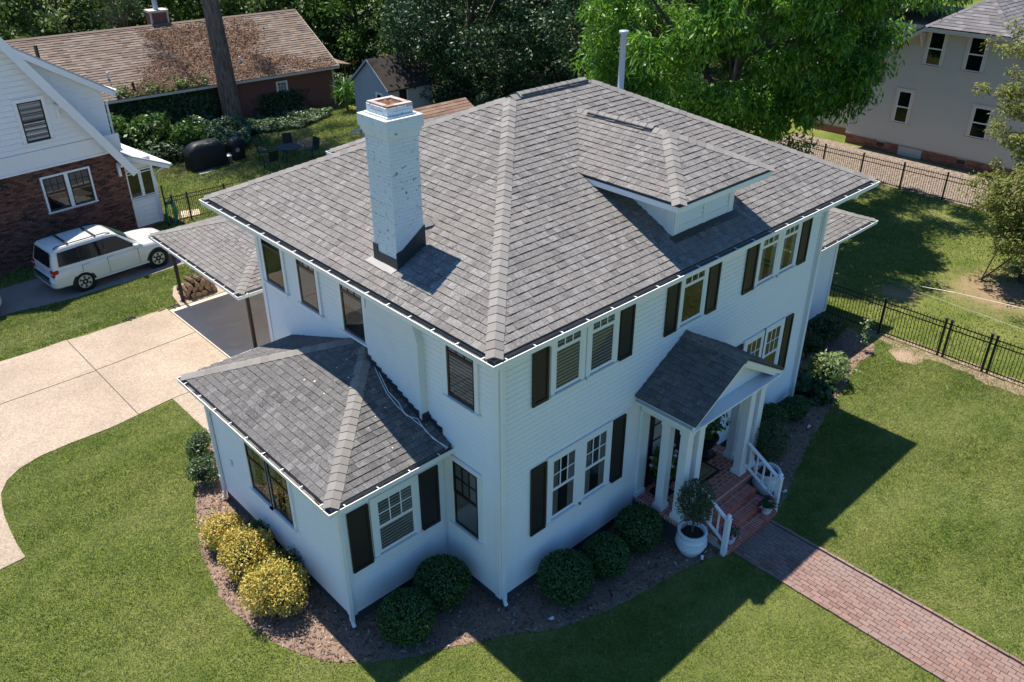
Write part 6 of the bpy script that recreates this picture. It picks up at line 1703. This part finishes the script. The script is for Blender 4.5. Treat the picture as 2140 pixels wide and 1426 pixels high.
mass('undergrowth', 'dark undergrowth beyond the end of the brown house', np.array([(20.5, 36.0), (24, 34), (26, 38), (22, 42), (20.6, 41)]), 6000, .05, .8, .2, .13, M['ivy_leaf'])
mass('undergrowth', 'dark leafy ground cover under the big trees behind the house', np.array([(22.3, 27.6), (25, 22.5), (29, 17.5), (36, 16), (38, 28), (30, 36), (24.5, 33.5)]), 15000, .1, 1.5, .26, .14, M['dark_leaf'])
mass('undergrowth', 'low undergrowth on the woodland floor', np.array([(-5, 48), (25, 44), (45, 26), (60, 30), (40, 62), (0, 72)]), 9000, .1, 1.3, .5, .3, M['wood_leaf'])
# ivy climbing the brown wall, and creepers on the eave
n = 9000; u = rng.uniform(-13.5, -6.2, n); z = rng.random(n) ** .8 * 2.35; kp = (rng.random(n) < np.clip(1.5 - .25 * np.abs(u + 10) + .5 * np.sin(u * 3) - .2 * z, 0, 1)); u, z = u[kp], z[kp]
n2 = 1600; u2_ = rng.normal(-3.3, .7, n2); z2_ = rng.random(n2) ** 1.6 * 1.3
u = np.concatenate([u, u2_]); z = np.concatenate([z, z2_])
pos = np.stack([u, .45 - rng.random(len(u)) * .35 * (1.2 - z * .3), z], 1)
o = quads_obj('wall_ivy', leaves(pos, np.tile([0, -1.0, .5], (len(u), 1)), .17, .12, jitter=.6), M['dark_leaf']); o.location = (19.6, 36.6, 0); o.rotation_euler = (0, 0, R(-3.5)); o['kind'] = 'stuff'; o['label'] = 'dark ivy climbing the brown house wall under the eave'; o['category'] = 'ivy'
n = 900; u = rng.uniform(-12.5, -7.5, n); v = rng.random(n) ** 2 * .7; pos = np.stack([u, v, ez + v * tq_ + .05 + rng.random(n) * .3 * (np.sin(u * 4) > .2)], 1)
o = quads_obj('eave_weeds', leaves(pos, np.tile([0, -.2, 1.0], (n, 1)), .16, .08, jitter=.7), M['green_leaf']); o.location = (19.6, 36.6, 0); o.rotation_euler = (0, 0, R(-3.5)); o['kind'] = 'stuff'; o['label'] = 'green seedlings growing in the needles along the brown eave'; o['category'] = 'weeds'
for lab, c_, r_ in (('leafy laurel bush at the left end of the brown wall', (7.6, 34.6, 1.1), 1.25), ('rounded sunlit bush in front of the ivy, nearest the porch roof', (8.9, 33.4, .8), 1.0), ('tall leafy bush behind the screened porch roof', (5.6, 34.0, 1.2), 1.4)):
    ball_shrub('leafy_bush', lab, c_, r_, M['green_leaf'], 2600, .22, .12, 'bushes behind the gabled house', 1.0, .3, 'bush', True, .6, (.6, 1.05), lobes=8)

# ------------------------------------------------------------------ grass
k = NT('grass_blades'); w = k.wpos()
c = k.ramp(k.rnd(), [(0, (.065, .125, .018)), (.5, (.14, .2, .032)), (.82, (.235, .27, .065)), (.94, (.4, .4, .2)), (1, (.55, .52, .3))])
c = k.mix(k.ramp(k.noise(w, .5, 6, .68), [(.42, .0), (.66, .7)]), c, (.27, .3, .1))
c = k.mix(k.ramp(k.noise(k.map(w, (1, 1, 1)), 2.6, 4, .65), [(.4, .0), (.7, .75)]), c, (.06, .13, .018))
c = k.mix(k.ramp(k.noise(k.map(w, (.16, .75, 1), (0, 0, .35)), 1.0, 4, .6), [(.45, .0), (.62, .65)]), c, (.32, .335, .12))
k.base(c, .7, .15)
tr = k.n('BsdfTranslucent'); k.l(c, tr.inputs['Color']); mx = k.n('MixShader'); mx.inputs[0].default_value = .25
k.l(k.p.outputs[0], mx.inputs[1]); k.l(tr.outputs[0], mx.inputs[2]); k.l(mx.outputs[0], k.out.inputs[0])
M['blade'] = k.mat
DRV = np.array([(-60, 8.1), (-7.15, 8.1)] + edge + [(-1.6, 11.9), (-1.6, 7.9), (-.3, 7.9), (-.3, 11.9), (8, 11.9), (8, 17.3), (4.2, 17.3), (4.2, 18.9), (1.4, 18.9), (1.0, 17.55), (-60, 17.65)])
NDR = np.array([(-60, 20.4), (-10, 20.5), (-3.7, 20.75), (-1.3, 20.45), (1.6, 20.5), (5.5, 20.7), (5.5, 23.1), (1, 23.2), (-3, 22.95), (-60, 22.4)])
EXC = [DRV, NDR, np.array(BED_L), np.array(BED_R), np.array([(4.77, -2.2), (6.31, -2.2), (6.31, -14), (4.77, -14)]), np.array([(0, 0), (16.3, 0), (16.3, 2), (16.2, 7), (10.9, 12), (0, 12)]), np.array([(4.05, -2.35), (7.15, -2.35), (7.15, .1), (4.05, .1)]), np.array([(30.2, -40), (60, -40), (60, 30), (30.2, 14)])]
def grass(name, label, polyg, n, h, wd):
    lo = polyg.min(0); hi = polyg.max(0); P = rng.uniform(lo, hi, (int(n * 2.6), 2)); ok = in_poly(P, polyg)
    for e in EXC: ok &= ~in_poly(P + rng.normal(size=P.shape) * .02, e)
    for (x, y, r) in ((22.2, -1.2, 2.0), (19.8, 1.0, .9), (14.2, 31, .9), (15.7, -1.05, .35)):
        ok &= (np.hypot(P[:, 0] - x, P[:, 1] - y) + rng.normal(size=len(P)) * r * .3 > r)
    P = P[ok][:n]; n = len(P)
    cl = .55 + .45 * np.sin(P[:, 0] * 7.1 + 2 * np.sin(P[:, 1] * 5.3)) * np.sin(P[:, 1] * 8.3 + 1.7 * np.sin(P[:, 0] * 4.1))
    hh = h * (.5 + .6 * rng.random(n)) * (.8 + .45 * cl)
    a = rng.uniform(0, 2 * math.pi, n); lean = rng.normal(size=(n, 2)) * .7 + .35 * np.stack([np.sin(P[:, 0] * 1.3 + P[:, 1]), np.cos(P[:, 1] * 1.7)], 1)
    s = np.stack([np.cos(a), np.sin(a)], 1) * wd * .5
    z = np.zeros((n, 1))
    v = np.stack([np.hstack([P - s, z]), np.hstack([P + s, z]), np.hstack([P + lean * hh[:, None], hh[:, None]])], 1)
    o = quads_obj(name, v, M['blade']); o['kind'] = 'stuff'; o['label'] = label; o['category'] = 'grass'
grass('grass', 'mown grass of the left front lawn', np.array([(-9.5, 3), (-9.5, 8.2), (-7.5, 8.2), (-7.5, 12.1), (-1.5, 12.1), (-1, 3), (6, -2.0), (6, -9), (1, -7), (-4, -2)]), 330000, .05, .013)
grass('grass', 'mown grass of the right front lawn', np.array([(6.25, -1.5), (16.5, 2.4), (16.6, -9), (6.25, -9)]), 230000, .05, .014)
grass('grass', 'lawn strip between the two drives', np.array([(-12, 17.4), (5, 17.4), (6, 20.9), (-12, 20.9)]), 90000, .06, .018)
grass('grass', 'shaded lawn beyond the black fence', np.array([(16.5, 12), (16.5, -12), (30.3, -12), (30.3, 20), (20, 20)]), 160000, .08, .022)
grass('grass', 'dappled back yard lawn', np.array([(-4, 23), (6, 24), (20, 24), (20, 36), (12, 34), (4, 33)]), 110000, .09, .026)
